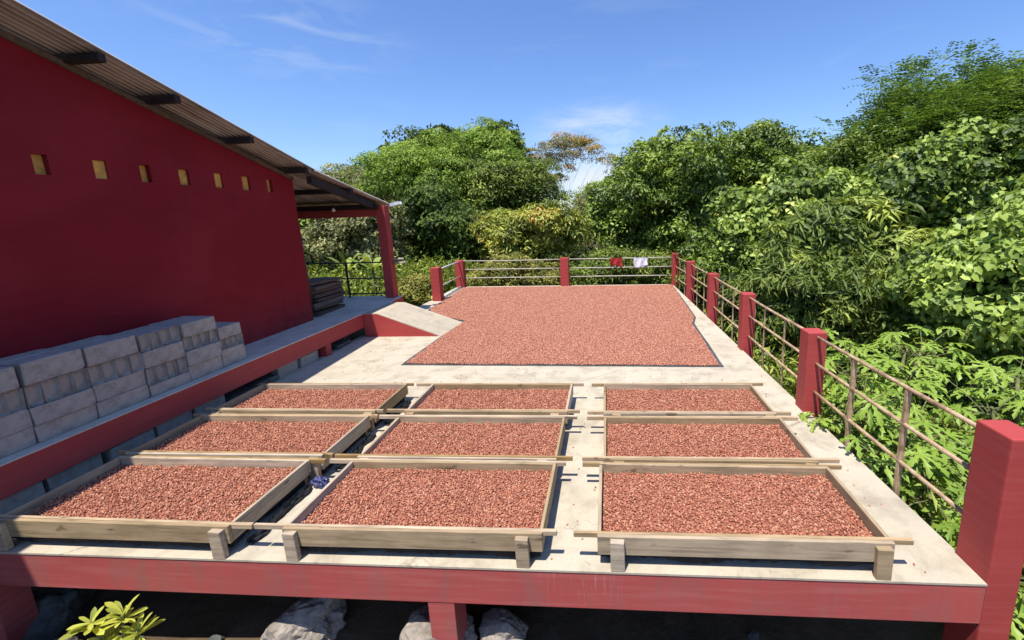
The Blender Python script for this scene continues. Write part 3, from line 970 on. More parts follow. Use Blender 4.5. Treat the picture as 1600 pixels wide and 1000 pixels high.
tag(obj('gutter_end', to_mesh('gutter_end', gm), M_WHITEPAINT, None, (-5.05, 9.44, 2.555), (0, R(-12), 0)), 'bluish white gutter end at the low corner of the veranda roof', 'gutter')
bm = bmesh.new()
bmesh.ops.create_uvsphere(bm, u_segments=14, v_segments=10, radius=0.036)
for v in bm.verts:
    if v.co.z > 0.015: v.co.x *= 0.72; v.co.y *= 0.72; v.co.z *= 1.5
bulb = tag(obj('light_bulb', to_mesh('light_bulb', bm, True), M_BULB, None, (-6.03, 8.80, 2.50)), 'small white light bulb under the veranda beam', 'bulb')
obj('cap', tube_mesh('cap', [(0, 0, 0.045), (0, 0, 0.12)], 0.016, 8), M_BLACKIRON, bulb)
tag(obj('leaning_pole', tube_mesh('leaning_pole', [(-5.72, 7.35, ZV), (-5.60, 7.16, 1.5), (-5.54, 7.07, 2.25)], [0.022, 0.02, 0.015], 8), M_OLDBOARD),
    'thin brown pole leaning at the end of the red wall', 'pole')
zb = ZV
for i in range(8):
    h = random.uniform(0.07, 0.10)
    dx = random.uniform(-0.05, 0.05)
    b = obj('stacked_board', box_mesh('stacked_board', -0.30, 0.30, -0.45, 0.45, 0, h - 0.012, 0.006, 1, 0.012), M_OLDBOARD, None,
            (-5.93 + dx, 7.72 + random.uniform(-0.05, 0.05), zb), (0, 0, R(random.uniform(-5, 5))))
    tag(b, '%s dark plank from the bottom of the stack behind the red wall' % ('first', 'second', 'third', 'fourth', 'fifth', 'sixth', 'seventh', 'eighth')[i], 'board', 'boards stacked on the veranda')
    zb += h

# ------------------------------------------------------------------ stacked concrete blocks
def block(name_y, y0, y1, z0, z1, x0, x1, label):
    """hollow-ended grey block; ends facing the yard keep a shallow groove"""
    head = (y1 - y0) < 0.2
    bm = bmesh.new()
    add_box(bm, -(x1 - x0) / 2, (x1 - x0) / 2, -(y1 - y0) / 2, (y1 - y0) / 2, 0, z1 - z0)
    for v in bm.verts: v.co += Vector((random.uniform(-1, 1), random.uniform(-1, 1), random.uniform(-.6, .6))) * 0.0055
    bmesh.ops.recalc_face_normals(bm, faces=bm.faces)
    for v in random.sample(list(bm.verts), 3):
        bmesh.ops.bevel(bm, geom=[v], offset=random.uniform(0.010, 0.030), segments=1, affect='VERTICES')
    if head:
        f = max(bm.faces, key=lambda q: q.calc_center_median().x)
        r = bmesh.ops.inset_region(bm, faces=[f], thickness=0.02, depth=0)
        for v in f.verts: v.co.x -= 0.04
    bmesh.ops.bevel(bm, geom=[e for e in bm.edges if not head or e.calc_length() > 0.07], offset=0.006, segments=1, affect='EDGES')
    o = obj('concrete_block', to_mesh('concrete_block', bm), M_BLOCK, None, ((x0 + x1) / 2, (y0 + y1) / 2, z0), (0, 0, R(random.uniform(-1.2, 1.2))))
    tag(o, label, 'block', 'concrete blocks stacked on the ledge')


XF = -4.93
sections = [  # y0, y1, [(z0, z1, kind)]
    (2.02, 2.465, [(.475, .635, 'S'), (.637, .80, 'S'), (.802, .99, 'H'), (.995, 1.185, 'S')]),
    (2.47, 2.905, [(.475, .635, 'S'), (.637, .80, 'S'), (.802, .99, 'H'), (.995, 1.185, 'S')]),
    (2.91, 3.34, [(.475, .63, 'S'), (.632, .795, 'S'), (.80, .992, 'H'), (.997, 1.19, 'S')]),
    (3.345, 3.795, [(.475, .63, 'S'), (.632, .80, 'S'), (.802, .99, 'H'), (.995, 1.178, 'S')]),
    (3.80, 4.225, [(.475, .60, 'S'), (.605, .79, 'H'), (.795, .975, 'S'), (.98, 1.16, 'H')]),
    (4.23, 4.65, [(.475, .65, 'S'), (.652, .835, 'S'), (.84, 1.0, 'H'), (1.003, 1.165, 'S')]),
    (4.655, 5.0, [(.475, .70, 'S'), (.703, .835, 'H'), (.838, .993, 'S')])]
sec_lab = ('first', 'second', 'third', 'fourth', 'fifth', 'sixth', 'seventh')
tier = ('bottom tier', 'second tier', 'third tier', 'top tier')
for si, (ya, yb, rows_) in enumerate(sections):
    for ti, (za, zb, kd) in enumerate(rows_):
        tl = 'top tier' if ti == len(rows_) - 1 else tier[ti]
        where = '%s block pile from the left' % sec_lab[si]
        if kd == 'S':
            gap = 0.012 if ti == len(rows_) - 1 else 0.003
            j = random.uniform(-0.012, 0.012)
            block('s', ya + gap, yb - gap, za, zb, XF - 0.2 + j, XF + j, 'lengthwise grey block, %s, %s' % (tl, where))
            if ti >= len(rows_) - 2:
                block('s', ya + 0.01, yb - 0.01, za, zb, XF - 0.41, XF - 0.205, 'rear-row grey block, %s, %s' % (tl, where))
        else:
            k = 4
            w = (yb - ya) / k
            for q in range(k):
                j = random.uniform(-0.012, 0.008)
                block('h', ya + q * w + 0.003, ya + (q + 1) * w - 0.003, za, zb, XF - 0.40 + j, XF + j,
                      'end-on grey block, %s of four, %s, %s' % (sec_lab[q], tl, where))

# ------------------------------------------------------------------ cloths, rag
def cloth(name, x, y, z_top, w, h, mat, label):
    n, mseg = 10, 9
    vs, fs = [], []
    for j in range(mseg + 1):
        for i in range(n + 1):
            u, v = i / n, j / mseg
            front = v < 0.78
            zz = z_top - h * (v / 0.78) * (1 - 0.16 * math.sin(u * 3.3 + x * 4)) if front else z_top - h * 0.7 * ((v - 0.78) / 0.22)
            vs.append((x - w / 2 + w * u + 0.012 * math.sin(9 * v + x), y - 0.026 - (0.035 * math.sin(u * 11 + v * 4 + x) + 0.015 * math.sin(u * 27)) * (v / 0.78) if front else y + 0.022, zz))
    # order: front sheet from rail down, back sheet from rail down
    for j in range(mseg):
        if abs(j - int(mseg * 0.78)) < 1: continue
        for i in range(n):
            a = j * (n + 1) + i
            fs.append((a, a + 1, a + n + 2, a + n + 1))
    k = (int(mseg * 0.78) + 1) * (n + 1)
    for i in range(n): fs.append((i, i + 1, k + i + 1, k + i))
    me = bpy.data.meshes.new(name); me.from_pydata(vs, [], fs)
    for p in me.polygons: p.use_smooth = True
    o = obj(name, me, mat)
    so = o.modifiers.new('thick', 'SOLIDIFY'); so.thickness = 0.004
    tag(o, label, 'cloth', 'cloths hung on the far railing')


cloth('hanging_cloth', 0.23, 12.745, 0.872, 0.36, 0.27, M_REDCLOTH, 'small red cloth hung over the far railing')
cloth('hanging_cloth', 0.98, 12.73, 0.872, 0.42, 0.29, M_WHITE, 'white cloth hung over the far railing beside the red one')

bm = bmesh.new()
bmesh.ops.create_icosphere(bm, subdivisions=4, radius=0.055)
for v in bm.verts:
    k = 1 + 0.55 * mnoise.noise(v.co * 22) + 0.3 * mnoise.noise(v.co * 50)
    v.co = Vector((v.co.x * k * 1.2, v.co.y * k * 0.8, max(-0.03, v.co.z * k * 0.9)))
tag(obj('plastic_bag', to_mesh('plastic_bag', bm), M_BLUERAG, None, (-2.56, 3.06, 0.03)), 'crumpled blue plastic bag between two front trays', 'bag')

# ------------------------------------------------------------------ rocks
def rock(loc, size, mat, label, seed, flat=1.0):
    bm = bmesh.new()
    bmesh.ops.create_icosphere(bm, subdivisions=5, radius=1)
    for v in bm.verts:
        d = v.co.normalized()
        k = 1 + 0.38 * mnoise.noise(d * 1.3 + Vector((seed, 0, 0))) + 0.16 * mnoise.noise(d * 3.4 + Vector((0, seed, 0))) + 0.07 * mnoise.noise(d * 8 + Vector((seed, 0, 1))) + 0.035 * mnoise.noise(d * 22)
        q = d * k
        # chisel a few flats so that it reads as broken stone
        for a in range(5):
            nrm = Vector((math.sin(seed * 3 + a * 2.1), math.cos(seed * 5 + a * 1.7), math.sin(seed + a * 2.9) * 0.8 + 0.25)).normalized()
            e = q.dot(nrm) - 0.80
            if e > 0: q -= nrm * e * 0.7
        v.co = Vector((q.x * size[0], q.y * size[1], q.z * size[2]))
    o = obj('rock', to_mesh('rock', bm), mat, None, loc, (0, 0, seed))
    tag(o, label, 'rock', 'rocks at the foot of the platform')


rock((-1.30, 2.42, -0.78), (0.31, 0.22, 0.21), M_ROCK, 'pale broken rock under the short red column', 0.3)
rock((-0.84, 2.50, -0.82), (0.15, 0.18, 0.18), M_ROCK, 'smaller pale rock right of the short red column', 1.4)
rock((-2.42, 2.56, -0.86), (0.22, 0.26, 0.25), M_ROCK, 'pale slanting rock under the beam between plant and column', 2.2)
rock((-4.30, 2.05, -0.90), (0.36, 0.26, 0.26), M_ROCK, 'pale rounded rock left of the leafy plant', 3.7)
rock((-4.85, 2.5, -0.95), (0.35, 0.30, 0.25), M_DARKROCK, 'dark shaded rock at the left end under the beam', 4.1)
rock((2.95, 1.90, -1.15), (0.45, 0.40, 0.28), M_ROCK, 'pale rock outside the red corner post', 5.9)

# loose rubble and litter on the soil along the front of the platform
rb = bmesh.new()
gq = random.Random(31)
for _ in range(45):
    x, y = gq.uniform(-5.2, 3.4), gq.uniform(1.6, 3.3)
    r_ = gq.uniform(0.015, 0.07)
    mt = Matrix.Translation((x, y, ground_z(x, y) + r_ * 0.25)) @ Matrix.Rotation(gq.uniform(0, 6), 4, 'Z') @ Matrix.Diagonal((r_ * gq.uniform(.8, 1.6), r_, r_ * gq.uniform(.45, .8), 1))
    res = bmesh.ops.create_icosphere(rb, subdivisions=2, radius=1, matrix=mt)
    for v in res['verts']: v.co += Vector((gq.uniform(-1, 1), gq.uniform(-1, 1), gq.uniform(-1, 1))) * r_ * 0.16
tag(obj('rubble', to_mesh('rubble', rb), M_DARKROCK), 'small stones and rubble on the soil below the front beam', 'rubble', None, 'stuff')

# ------------------------------------------------------------------ foliage tools
def unit(a):
    return a / np.maximum(1e-9, np.linalg.norm(a, axis=1, keepdims=True))


def leaf_mesh(name, pos, axis, nrm, L, W, tint, shape='diamond'):
    """one mesh of many leaves; each leaf folded along its midrib"""
    axis = unit(axis)
    side = unit(np.cross(nrm, axis))
    nr = np.cross(axis, side)
    N = len(pos)
    L, W = L[:, None], W[:, None]
    if shape == 'diamond':
        v = np.stack([pos, pos + axis * L * .45 + side * W * .5 + nr * W * .12, pos + axis * L - nr * L * .12,
                      pos + axis * L * .45 - side * W * .5 + nr * W * .12], 1)
        tri = np.array([[0, 1, 2], [0, 2, 3]])
    else:  # heart
        v = np.stack([pos, pos - axis * L * .10 + side * W * .32 + nr * W * .1, pos + axis * L * .38 + side * W * .5 + nr * W * .10, pos + axis * L - nr * L * .15,
                      pos + axis * L * .38 - side * W * .5 + nr * W * .10, pos - axis * L * .10 - side * W * .32 + nr * W * .1], 1)
        tri = np.array([[0, 1, 2], [0, 2, 3], [0, 3, 4], [0, 4, 5]])
    k = v.shape[1]
    idx = (np.arange(N)[:, None, None] * k + tri[None]).reshape(-1)
    me = bpy.data.meshes.new(name)
    me.vertices.add(N * k)
    me.vertices.foreach_set('co', v.reshape(-1).astype(np.float32))
    me.loops.add(len(idx)); me.loops.foreach_set('vertex_index', idx.astype(np.int32))
    nf = len(idx) // 3
    me.polygons.add(nf)
    me.polygons.foreach_set('loop_start', (np.arange(nf) * 3).astype(np.int32))
    me.polygons.foreach_set('loop_total', np.full(nf, 3, np.int32))
    at = me.attributes.new('tint', 'FLOAT', 'POINT')
    at.data.foreach_set('value', np.repeat(np.clip(tint, 0, 1), k).astype(np.float32))
    me.update(); me.validate()
    return me


def make_lobes(c, r, n, size, seed, flat=0.8):
    g = np.random.default_rng(seed)
    out = []
    for i in range(n):
        d = g.normal(size=3); d /= np.linalg.norm(d)
        if d[2] < -0.5: d[2] *= -0.6
        k = g.uniform(0.35, 0.95)
        s = float(np.clip(g.lognormal(-0.08, 0.34), 0.45, 1.5)) * size
        out.append((np.array(c) + d * np.array(r) * k * (1.12 - 0.22 * s / size), np.array([s, s * g.uniform(.8, 1.1), s * flat * g.uniform(.7, 1.15)])))
    return out


def crown_points(lobes, n, g, up=0.15, shell=(0.72, 1.06)):
    vol = np.array([l[1][0] ** 2 for l in lobes]); vol = vol / vol.sum()
    which = g.choice(len(lobes), n, p=vol)
    d = unit(g.normal(size=(n, 3)) + np.array([0, -0.15, up]))
    C = np.array([l[0] for l in lobes])[which]; Rr = np.array([l[1] for l in lobes])[which]
    p = C + d * Rr * np.clip(g.normal(0.90, 0.16, size=(n, 1)), 0.35, 1.4)
    keep = np.ones(n, bool)
    for i, (c, r) in enumerate(lobes):
        q = np.linalg.norm((p - c) / r, axis=1)
        keep &= ~((q < 0.55) & (which != i))
    return p[keep], d[keep]


def foliage(name, lobes, clumps, per, clump_r, L, W, seed, style='broad', droop=0.25, inner=0.16, shape='diamond', tint_bias=0.0, flat=0.62):
    """leaves sit on many small sub-clumps (twig ends) that sit on the lobes (boughs)"""
    g = np.random.default_rng(seed)
    total = clumps * per
    K = 85
    sub, d = crown_points(lobes, max(12, total // K), g, up=0.22)
    n = len(sub)
    rs = clump_r * 2.0 * np.clip(g.lognormal(0, 0.38, n), .45, 2.1)
    ct = g.normal(0.42 + tint_bias, 0.21, n)
    if style == 'broad':
        idx = np.repeat(np.arange(n), K)
        e = unit(g.normal(size=(len(idx), 3)) * 0.75 + d[idx] * 0.55 + np.array([0, -0.08, 0.38]))
        pos = sub[idx] + e * rs[idx, None] * np.array([1, 1, flat]) * g.uniform(0.35, 1.12, (len(idx), 1)) ** 0.6
        nr = unit(e * 0.8 + np.array([0, -0.05, 0.35]) + g.normal(size=pos.shape) * 0.40)
        ax = unit(np.cross(nr, g.normal(size=pos.shape))) + e * 0.4 + np.array([0, 0, -droop])
        tint = ct[idx] + g.normal(0, 0.13, len(idx))
    else:  # pinnate sprays
        m = 8
        idx = np.repeat(np.arange(n), m)
        e = unit(g.normal(size=(len(idx), 3)) * np.array([.8, .8, .5]) + d[idx] * 0.6 + np.array([0, 0, 0.3]))
        b = sub[idx] + e * rs[idx, None] * g.uniform(0.1, 0.6, (len(idx), 1))
        fd = unit(e + g.normal(size=b.shape) * np.array([.35, .35, .2]))
        sd = unit(np.cross(fd, np.array([0, 0, 1.0])) + 1e-6)
        FL = L * 5.0 * g.uniform(.7, 1.25, (len(b), 1))
        P, A, N_, T = [], [], [], []
        up_ = np.cross(fd, sd); up_ *= np.sign(up_[:, 2:3] + 1e-6)
        for t in np.linspace(0.15, 1, 5):
            for sgn in (-1, 1):
                P.append(b + fd * FL * t + np.array([0, 0, -1.0]) * FL * droop * t * t)
                A.append(sd * sgn + fd * 0.45 + np.array([0, 0, -droop * 0.5]))
                N_.append(unit(up_ + g.normal(size=b.shape) * 0.3))
                T.append(ct[idx] + g.normal(0, 0.08, len(b)))
        pos, ax, nr, tint = np.concatenate(P), np.concatenate(A), np.concatenate(N_), np.concatenate(T)
    if inner > 0:
        m = int(len(pos) * inner)
        which = g.integers(0, len(lobes), m)
        ip = np.array([l[0] for l in lobes])[which] + unit(g.normal(size=(m, 3))) * np.array([l[1] for l in lobes])[which] * g.uniform(0.1, 0.8, (m, 1))
        pos = np.concatenate([pos, ip]); nr = np.concatenate([nr, unit(g.normal(size=(m, 3)))]); ax = np.concatenate([ax, g.normal(size=(m, 3))])
        tint = np.concatenate([tint, g.uniform(0, 0.3, m)])  # inner leaves tinted darker, shade painted into the depth of the crown
    N = len(pos)
    LL = L * g.uniform(0.6, 1.3, N); WW = W * g.uniform(0.65, 1.25, N)
    return leaf_mesh(name, pos, ax, nr, LL, WW, tint, shape)


def trunk_mesh(base, lobes, r0, seed, wig=0.25):
    g = random.Random(seed)
    bm = bmesh.new()
    top = Vector(np.mean([l[0] for l in lobes], 0)); b = Vector(base)
    pts, rad = [], []
    for i in range(7):
        t = i / 6
        pts.append(b.lerp(top, t * 0.9) + Vector((g.uniform(-wig, wig), g.uniform(-wig, wig), 0)) * (t * (1.2 - t)))
        rad.append(r0 * (1 - 0.72 * t))
    tube_into(bm, pts, rad, 9)
    for c, r in lobes:
        s = pts[g.randint(2, 4)]
        c = Vector(c)
        mid = s.lerp(c, 0.55) + Vector((0, 0, g.uniform(-.1, .25)))
        tube_into(bm, [s, s.lerp(mid, 0.5) + Vector((g.uniform(-.1, .1), g.uniform(-.1, .1), .05)), mid, c], [r0 * .42, r0 * .32, r0 * .24, r0 * .08], 6)
        for q in range(3):
            e = c + Vector((g.uniform(-1, 1) * r[0], g.uniform(-1, 1) * r[1], g.uniform(-.3, 1) * r[2])) * 0.8
            tube_into(bm, [mid, mid.lerp(e, .5) + Vector((0, 0, .08)), e], [r0 * .18, r0 * .12, r0 * .04], 5)
    return to_mesh('trunk', bm, True)


def tree(name, label, base_xy, c, r, nl, size, mat, seed, clumps, per, clump_r, L, W, r0=0.16, cat='tree', lobes=None, **kw):
    bz = ground_z(*base_xy) - 0.15
    base = Vector((base_xy[0], base_xy[1], bz))
    lobes = lobes or make_lobes(c, r, nl, size, seed)
    e = tag(empty(name, base), label, cat, 'trees and climbers round the platform')
    obj('trunk', trunk_mesh(base, lobes, r0, seed), M_BARK, e, -base)
    obj('crown', foliage('crown', lobes, clumps, per, clump_r, L, W, seed, **kw), mat, e, -base)
    return e


# ------------------------------------------------------------------ trees
F = dict(style='broad', flat=0.45, droop=0.35)
tree('feathery_tree', 'tall bright yellow-green feathery tree behind the far left railing post', (-9.0, 22.5), (-8.7, 22.0, 4.3), (5.0, 2.4, 2.5), 28, 1.1, L_BRIGHT, 21, 3200, 26, 0.26, 0.17, 0.065, 0.2, tint_bias=0.1, **F)
tree('broadleaf_tree', 'dark broad-leaved tree with layered top behind the bright feathery tree', (-8.6, 27.5), (-9.2, 27.0, 5.6), (6.0, 2.2, 2.1), 24, 1.05, L_DARK, 22, 1500, 24, 0.32, 0.28, 0.16, 0.28, droop=0.3, flat=0.4)
tree('pale_tree', 'pale grey-green tree showing above the veranda roof', (-18.5, 30), (-18.2, 30.0, 4.0), (5.0, 2.2, 2.3), 20, 1.25, L_PALE, 23, 1500, 26, 0.32, 0.2, 0.08, 0.25, inner=0.1, **F)
arch = [(-4.6, 6.3, .8), (-3.9, 6.9, .8), (-3.1, 7.15, .75), (-2.2, 7.1, .7), (-1.3, 6.8, .6), (-0.6, 6.3, .55), (0.1, 5.8, .5), (0.7, 5.1, .42), (0.95, 4.3, .35), (-2.9, 5.2, .5), (-3.6, 5.0, .7),
        (-4.9, 5.4, .8), (-4.4, 4.4, .8), (-3.4, 6.1, .7), (-2.6, 6.3, .5), (-1.7, 6.0, .4), (-3.8, 3.5, .7), (-0.1, 5.0, .35)]
tree('orange_tree', 'thin tree with orange-tinged arching crown against the white cloud', (-4.2, 30.5), None, None, 0, 0, L_ORANGE, 24, 560, 24, 0.24, 0.16, 0.055, 0.015, inner=0.02, tint_bias=-0.05,
     lobes=[(np.array([x, 30 + 0.5 * math.sin(x * 3), z]), np.array([q, q, q * 0.55])) for x, z, q in arch], **F)
tree('small_leaf_tree', 'mid green small-leaved tree left of the gap in the treeline', (-5.0, 21.5), (-5.1, 21.0, 3.2), (2.9, 1.6, 1.9), 18, 0.85, L_MID, 25, 1500, 24, 0.26, 0.17, 0.07, 0.16, **F)
tree('fruit_tree', 'rounded yellow-green tree with reddish young leaves behind the far railing', (-3.1, 16.8), (-3.15, 16.7, 1.25), (2.3, 1.4, 1.45), 20, 0.66, L_MANGO, 26, 1500, 20, 0.17, 0.22, 0.07, 0.14, droop=0.55)
tree('dense_tree', 'dense rounded glossy green tree behind the far right railing corner', (2.3, 18.0), (2.3, 17.8, 2.3), (2.85, 1.8, 3.5), 34, 1.0, L_ROUND, 27, 3600, 21, 0.21, 0.17, 0.085, 0.22, droop=0.35)
tree('dark_top_tree', 'darker bushy tree rising between the rounded tree and the tall feathery tree', (7.6, 20.5), (7.6, 20.2, 3.0), (3.5, 1.8, 3.5), 26, 1.05, L_ROUND, 28, 2400, 21, 0.24, 0.19, 0.09, 0.22, droop=0.3, tint_bias=-0.1)
tree('tall_feathery_tree', 'tallest dark green feathery tree at the upper right', (11.0, 15.6), (12.3, 15.4, 3.7), (4.2, 2.2, 3.2), 36, 1.1, L_TALL, 29, 3600, 40, 0.30, 0.13, 0.055, 0.13, style='pinnate', droop=0.3, tint_bias=0.12, inner=0.25)
tree('filler_tree', 'mid green bushy tree below the left slope of the tall feathery tree', (9.2, 15.8), (9.0, 15.5, 3.1), (2.0, 1.4, 1.7), 16, 0.75, L_MID, 44, 1300, 22, 0.2, 0.16, 0.07, 0.14, droop=0.4)
tree('scrub_tree', 'scraggly olive scrub standing in the gap of the treeline', (-1.3, 24.5), (-1.3, 24.3, 2.4), (0.9, 0.7, 1.0), 9, 0.38, L_PALE, 45, 260, 20, 0.16, 0.15, 0.06, 0.05, droop=0.4, inner=0.05)
tree('vine_covered_tree', 'tree smothered in pale heart-shaped vine leaves, middle right', (5.5, 13.0), (5.5, 12.8, 1.5), (1.95, 1.3, 2.1), 22, 0.72, L_VINE, 30, 2300, 18, 0.19, 0.145, 0.115, 0.16, shape='heart', droop=0.5)
tree('vine_covered_tree', 'dark tree with bright hanging vine leaves at the right edge', (8.9, 11.5), (8.9, 11.3, 2.2), (2.1, 1.3, 2.1), 20, 0.75, L_VINE, 31, 2000, 18, 0.19, 0.14, 0.11, 0.16, shape='heart', droop=0.55, tint_bias=-0.12)
tree('vine_thicket', 'mass of large heart-shaped climbing leaves beside the railing at right', (6.9, 7.8), (6.75, 7.7, 0.6), (1.25, 1.2, 1.55), 20, 0.6, L_VINE, 32, 1900, 15, 0.15, 0.115, 0.095, 0.10, cat='climber', shape='heart', droop=0.6)
tree('shade_thicket', 'dark bamboo-leaved thicket directly behind the middle of the right railing', (4.6, 9.6), (4.5, 9.6, -0.1), (2.0, 1.4, 1.5), 22, 0.55, L_FERN, 33, 1100, 20, 0.20, 0.27, 0.05, 0.07, cat='shrub', droop=0.65)
tree('shade_thicket', 'bushy green thicket behind the far part of the right railing', (3.9, 13.4), (3.7, 13.5, 0.2), (1.6, 1.5, 1.5), 18, 0.6, L_ROUND, 34, 1300, 20, 0.18, 0.14, 0.07, 0.10, cat='shrub', droop=0.4, tint_bias=-0.08)
tree('palm_thicket', 'pale long-leaved thicket between the vine tree and the railing', (5.6, 10.6), (5.8, 10.7, 0.9), (1.3, 1.0, 1.5), 15, 0.5, L_FERN, 43, 700, 16, 0.2, 0.33, 0.075, 0.08, cat='shrub', droop=0.7, tint_bias=0.12)
tree('shade_tree', 'dark shaded tree with hanging foliage below the feathery tree', (-7.3, 18.0), (-7.2, 18.0, 1.2), (2.5, 1.4, 2.3), 20, 0.8, L_DARK, 35, 1500, 22, 0.22, 0.22, 0.11, 0.18, droop=0.7)
tree('veranda_tree', 'mottled grey-green tree seen through the veranda opening', (-9.8, 16.0), (-9.9, 16.0, 1.3), (2.4, 1.3, 2.0), 18, 0.75, L_PALE, 36, 1100, 22, 0.2, 0.17, 0.09, 0.15, droop=0.4)
tree('veranda_tree', 'bushy green tree at the far left beyond the veranda', (-13.8, 19.0), (-13.8, 19.0, 1.7), (3.2, 1.6, 2.7), 18, 1.0, L_MID, 37, 1200, 22, 0.24, 0.18, 0.09, 0.18, droop=0.4)
tree('closing_tree', 'green tree closing the view behind the right-hand thicket', (8.3, 16.5), (8.1, 16.3, 1.6), (2.7, 1.5, 2.5), 22, 0.95, L_ROUND, 38, 1700, 22, 0.22, 0.17, 0.085, 0.2, droop=0.4)
tree('corner_tree', 'leafy tree at the right edge below the tall feathery tree', (9.6, 8.9), (9.5, 8.9, 0.9), (1.7, 1.5, 2.1), 17, 0.8, L_VINE, 39, 1400, 16, 0.17, 0.13, 0.11, 0.14, shape='heart', droop=0.5, tint_bias=-0.1)
tree('low_shrub', 'yellow-green weedy shrub behind the left half of the far railing', (-3.4, 14.6), (-3.3, 14.6, 0.05), (1.9, 0.8, 0.72), 16, 0.42, L_WEED, 40, 1000, 20, 0.14, 0.15, 0.045, 0.05, cat='shrub', droop=0.3)
tree('low_shrub', 'green weedy shrub behind the right half of the far railing', (0.4, 14.5), (0.4, 14.5, 0.05), (2.1, 0.8, 0.72), 16, 0.42, L_MID, 41, 1000, 20, 0.14, 0.15, 0.05, 0.05, cat='shrub', droop=0.3)
tree('low_shrub', 'pale weeds on the soil bank beside the veranda post', (-5.9, 11.6), (-5.9, 11.6, 0.15), (0.75, 0.7, 0.35), 8, 0.28, L_WEED, 42, 260, 18, 0.10, 0.12, 0.035, 0.03, cat='shrub', droop=0.3)

# the deeper thicket between the single trees reads as one mass
g = np.random.default_rng(15)
tl_ = []
for i in range(70):
    x = -19 + 38 * i / 69 + g.uniform(-.4, .4)
    top = 0.9 if -3.5 < x < 0.8 else g.uniform(1.2, 2.6)
    tl_.append((np.array([x, g.uniform(22, 26), top - 1.2]), np.array([1.3, 1.1, 1.5])))
    tl_.append((np.array([x * 0.9, g.uniform(20, 23), top - 2.1]), np.array([1.2, 1.0, 1.4])))
tag(obj('background_thicket', foliage('background_thicket', tl_, 4200, 20, 0.30, 0.24, 0.11, 52, droop=0.4), L_DARK),
    'dark thicket filling the depth between and behind the single trees', 'thicket', None, 'stuff')

# a far wood that closes the horizon
g = np.random.default_rng(5)
fl = []
for i in range(46):
    a = R(-62 + 124 * i / 45)
    dist = g.uniform(42, 60)
    if abs(a - R(-2)) < R(3.0): continue
    fl.append((np.array([math.sin(a) * dist, math.cos(a) * dist, g.uniform(1.0, 2.2)]), np.array([3.6, 3.0, g.uniform(1.8, 3.0)])))
far = obj('far_wood', foliage('far_wood', fl, 2600, 18, 0.7, 0.55, 0.3, 51), L_MID)
tag(far, 'distant wood closing the horizon behind the nearer trees', 'wood', None, 'stuff')

# undergrowth on the ground round the platform
pts = []
for (x0, x1, y0, y1, n_) in ((2.7, 9.5, 2.2, 17, 5200), (-6.0, 4.5, 13.6, 17, 3600), (-12, -5.6, 10.2, 17, 3200), (2.6, 5.5, 0.6, 2.6, 450)):
    x = g.uniform(x0, x1, n_); y = g.uniform(y0, y1, n_)
    pts += [(a, b, ground_z(a, b)) for a, b in zip(x, y)]
base = np.array(pts)
per = 7
hgt = np.repeat(g.gamma(2.0, 0.13, len(base)), per)
pos = np.repeat(base, per, 0) + np.column_stack([g.normal(0, .09, len(base) * per), g.normal(0, .09, len(base) * per), hgt * g.uniform(.1, 1, len(base) * per)])
ax = unit(g.normal(size=pos.shape) + np.array([0, 0, 0.5])); nr = unit(g.normal(size=pos.shape) * .5 + np.array([0, 0, 1.0]))
ug = leaf_mesh('undergrowth', pos, ax, nr, g.uniform(.10, .24, len(pos)), g.uniform(.03, .085, len(pos)), np.repeat(g.uniform(.1, .9, len(base)), per) + g.normal(0, .1, len(pos)))
tag(obj('undergrowth', ug, L_MID), 'low weedy undergrowth covering the soil beyond the railings', 'undergrowth', None, 'stuff')

# ------------------------------------------------------------------ plants with single leaves
def lobed_leaf_mesh(name, seed):
    """deeply cut palm-shaped leaf, seven toothed fingers, slightly cupped and drooping"""
    g = random.Random(seed)
    vs, fs, ti = [], [], []
    for k in range(7):
        th = R(-126 + 42 * k + g.uniform(-5, 5))
        Lf = (0.62, 0.85, 1.0, 1.08, 1.0, 0.85, 0.62)[k] * g.uniform(0.92, 1.06)
        d = Vector((math.sin(th), math.cos(th), 0)); s = Vector((d.y, -d.x, 0))
        prof_ = [(0.0, 0.015), (0.3, 0.085), (0.42, 0.055), (0.58, 0.17), (0.66, 0.07), (0.82, 0.12), (1.0, 0.0)]
        ids = []
        for t, w in prof_:
            drop = -0.30 * t * t * Lf + 0.06 * math.sin(t * 3)
            c = d * (t * Lf)
            i0 = len(vs)
            vs.append((c.x, c.y, drop))
            adv = d * (0.05 if w > 0.1 else 0)
            for sg in (-1, 1):
                q = c + s * (sg * w) + adv
                vs.append((q.x, q.y, drop + 0.25 * w))
            ids.append(i0)
        for a, b in zip(ids, ids[1:]):
            fs += [(a, a + 1, b + 1, b), (a, b, b + 2, a + 2)]
    me = bpy.data.meshes.new(name); me.from_pydata(vs, [], fs)
    at = me.attributes.new('tint', 'FLOAT', 'POINT')
    at.data.foreach_set('value', np.full(len(vs), g.uniform(0.2, 0.85), np.float32))
    me.materials.append(L_LOBED)
    return me


lobed = [lobed_leaf_mesh('leaf', s) for s in range(6)]


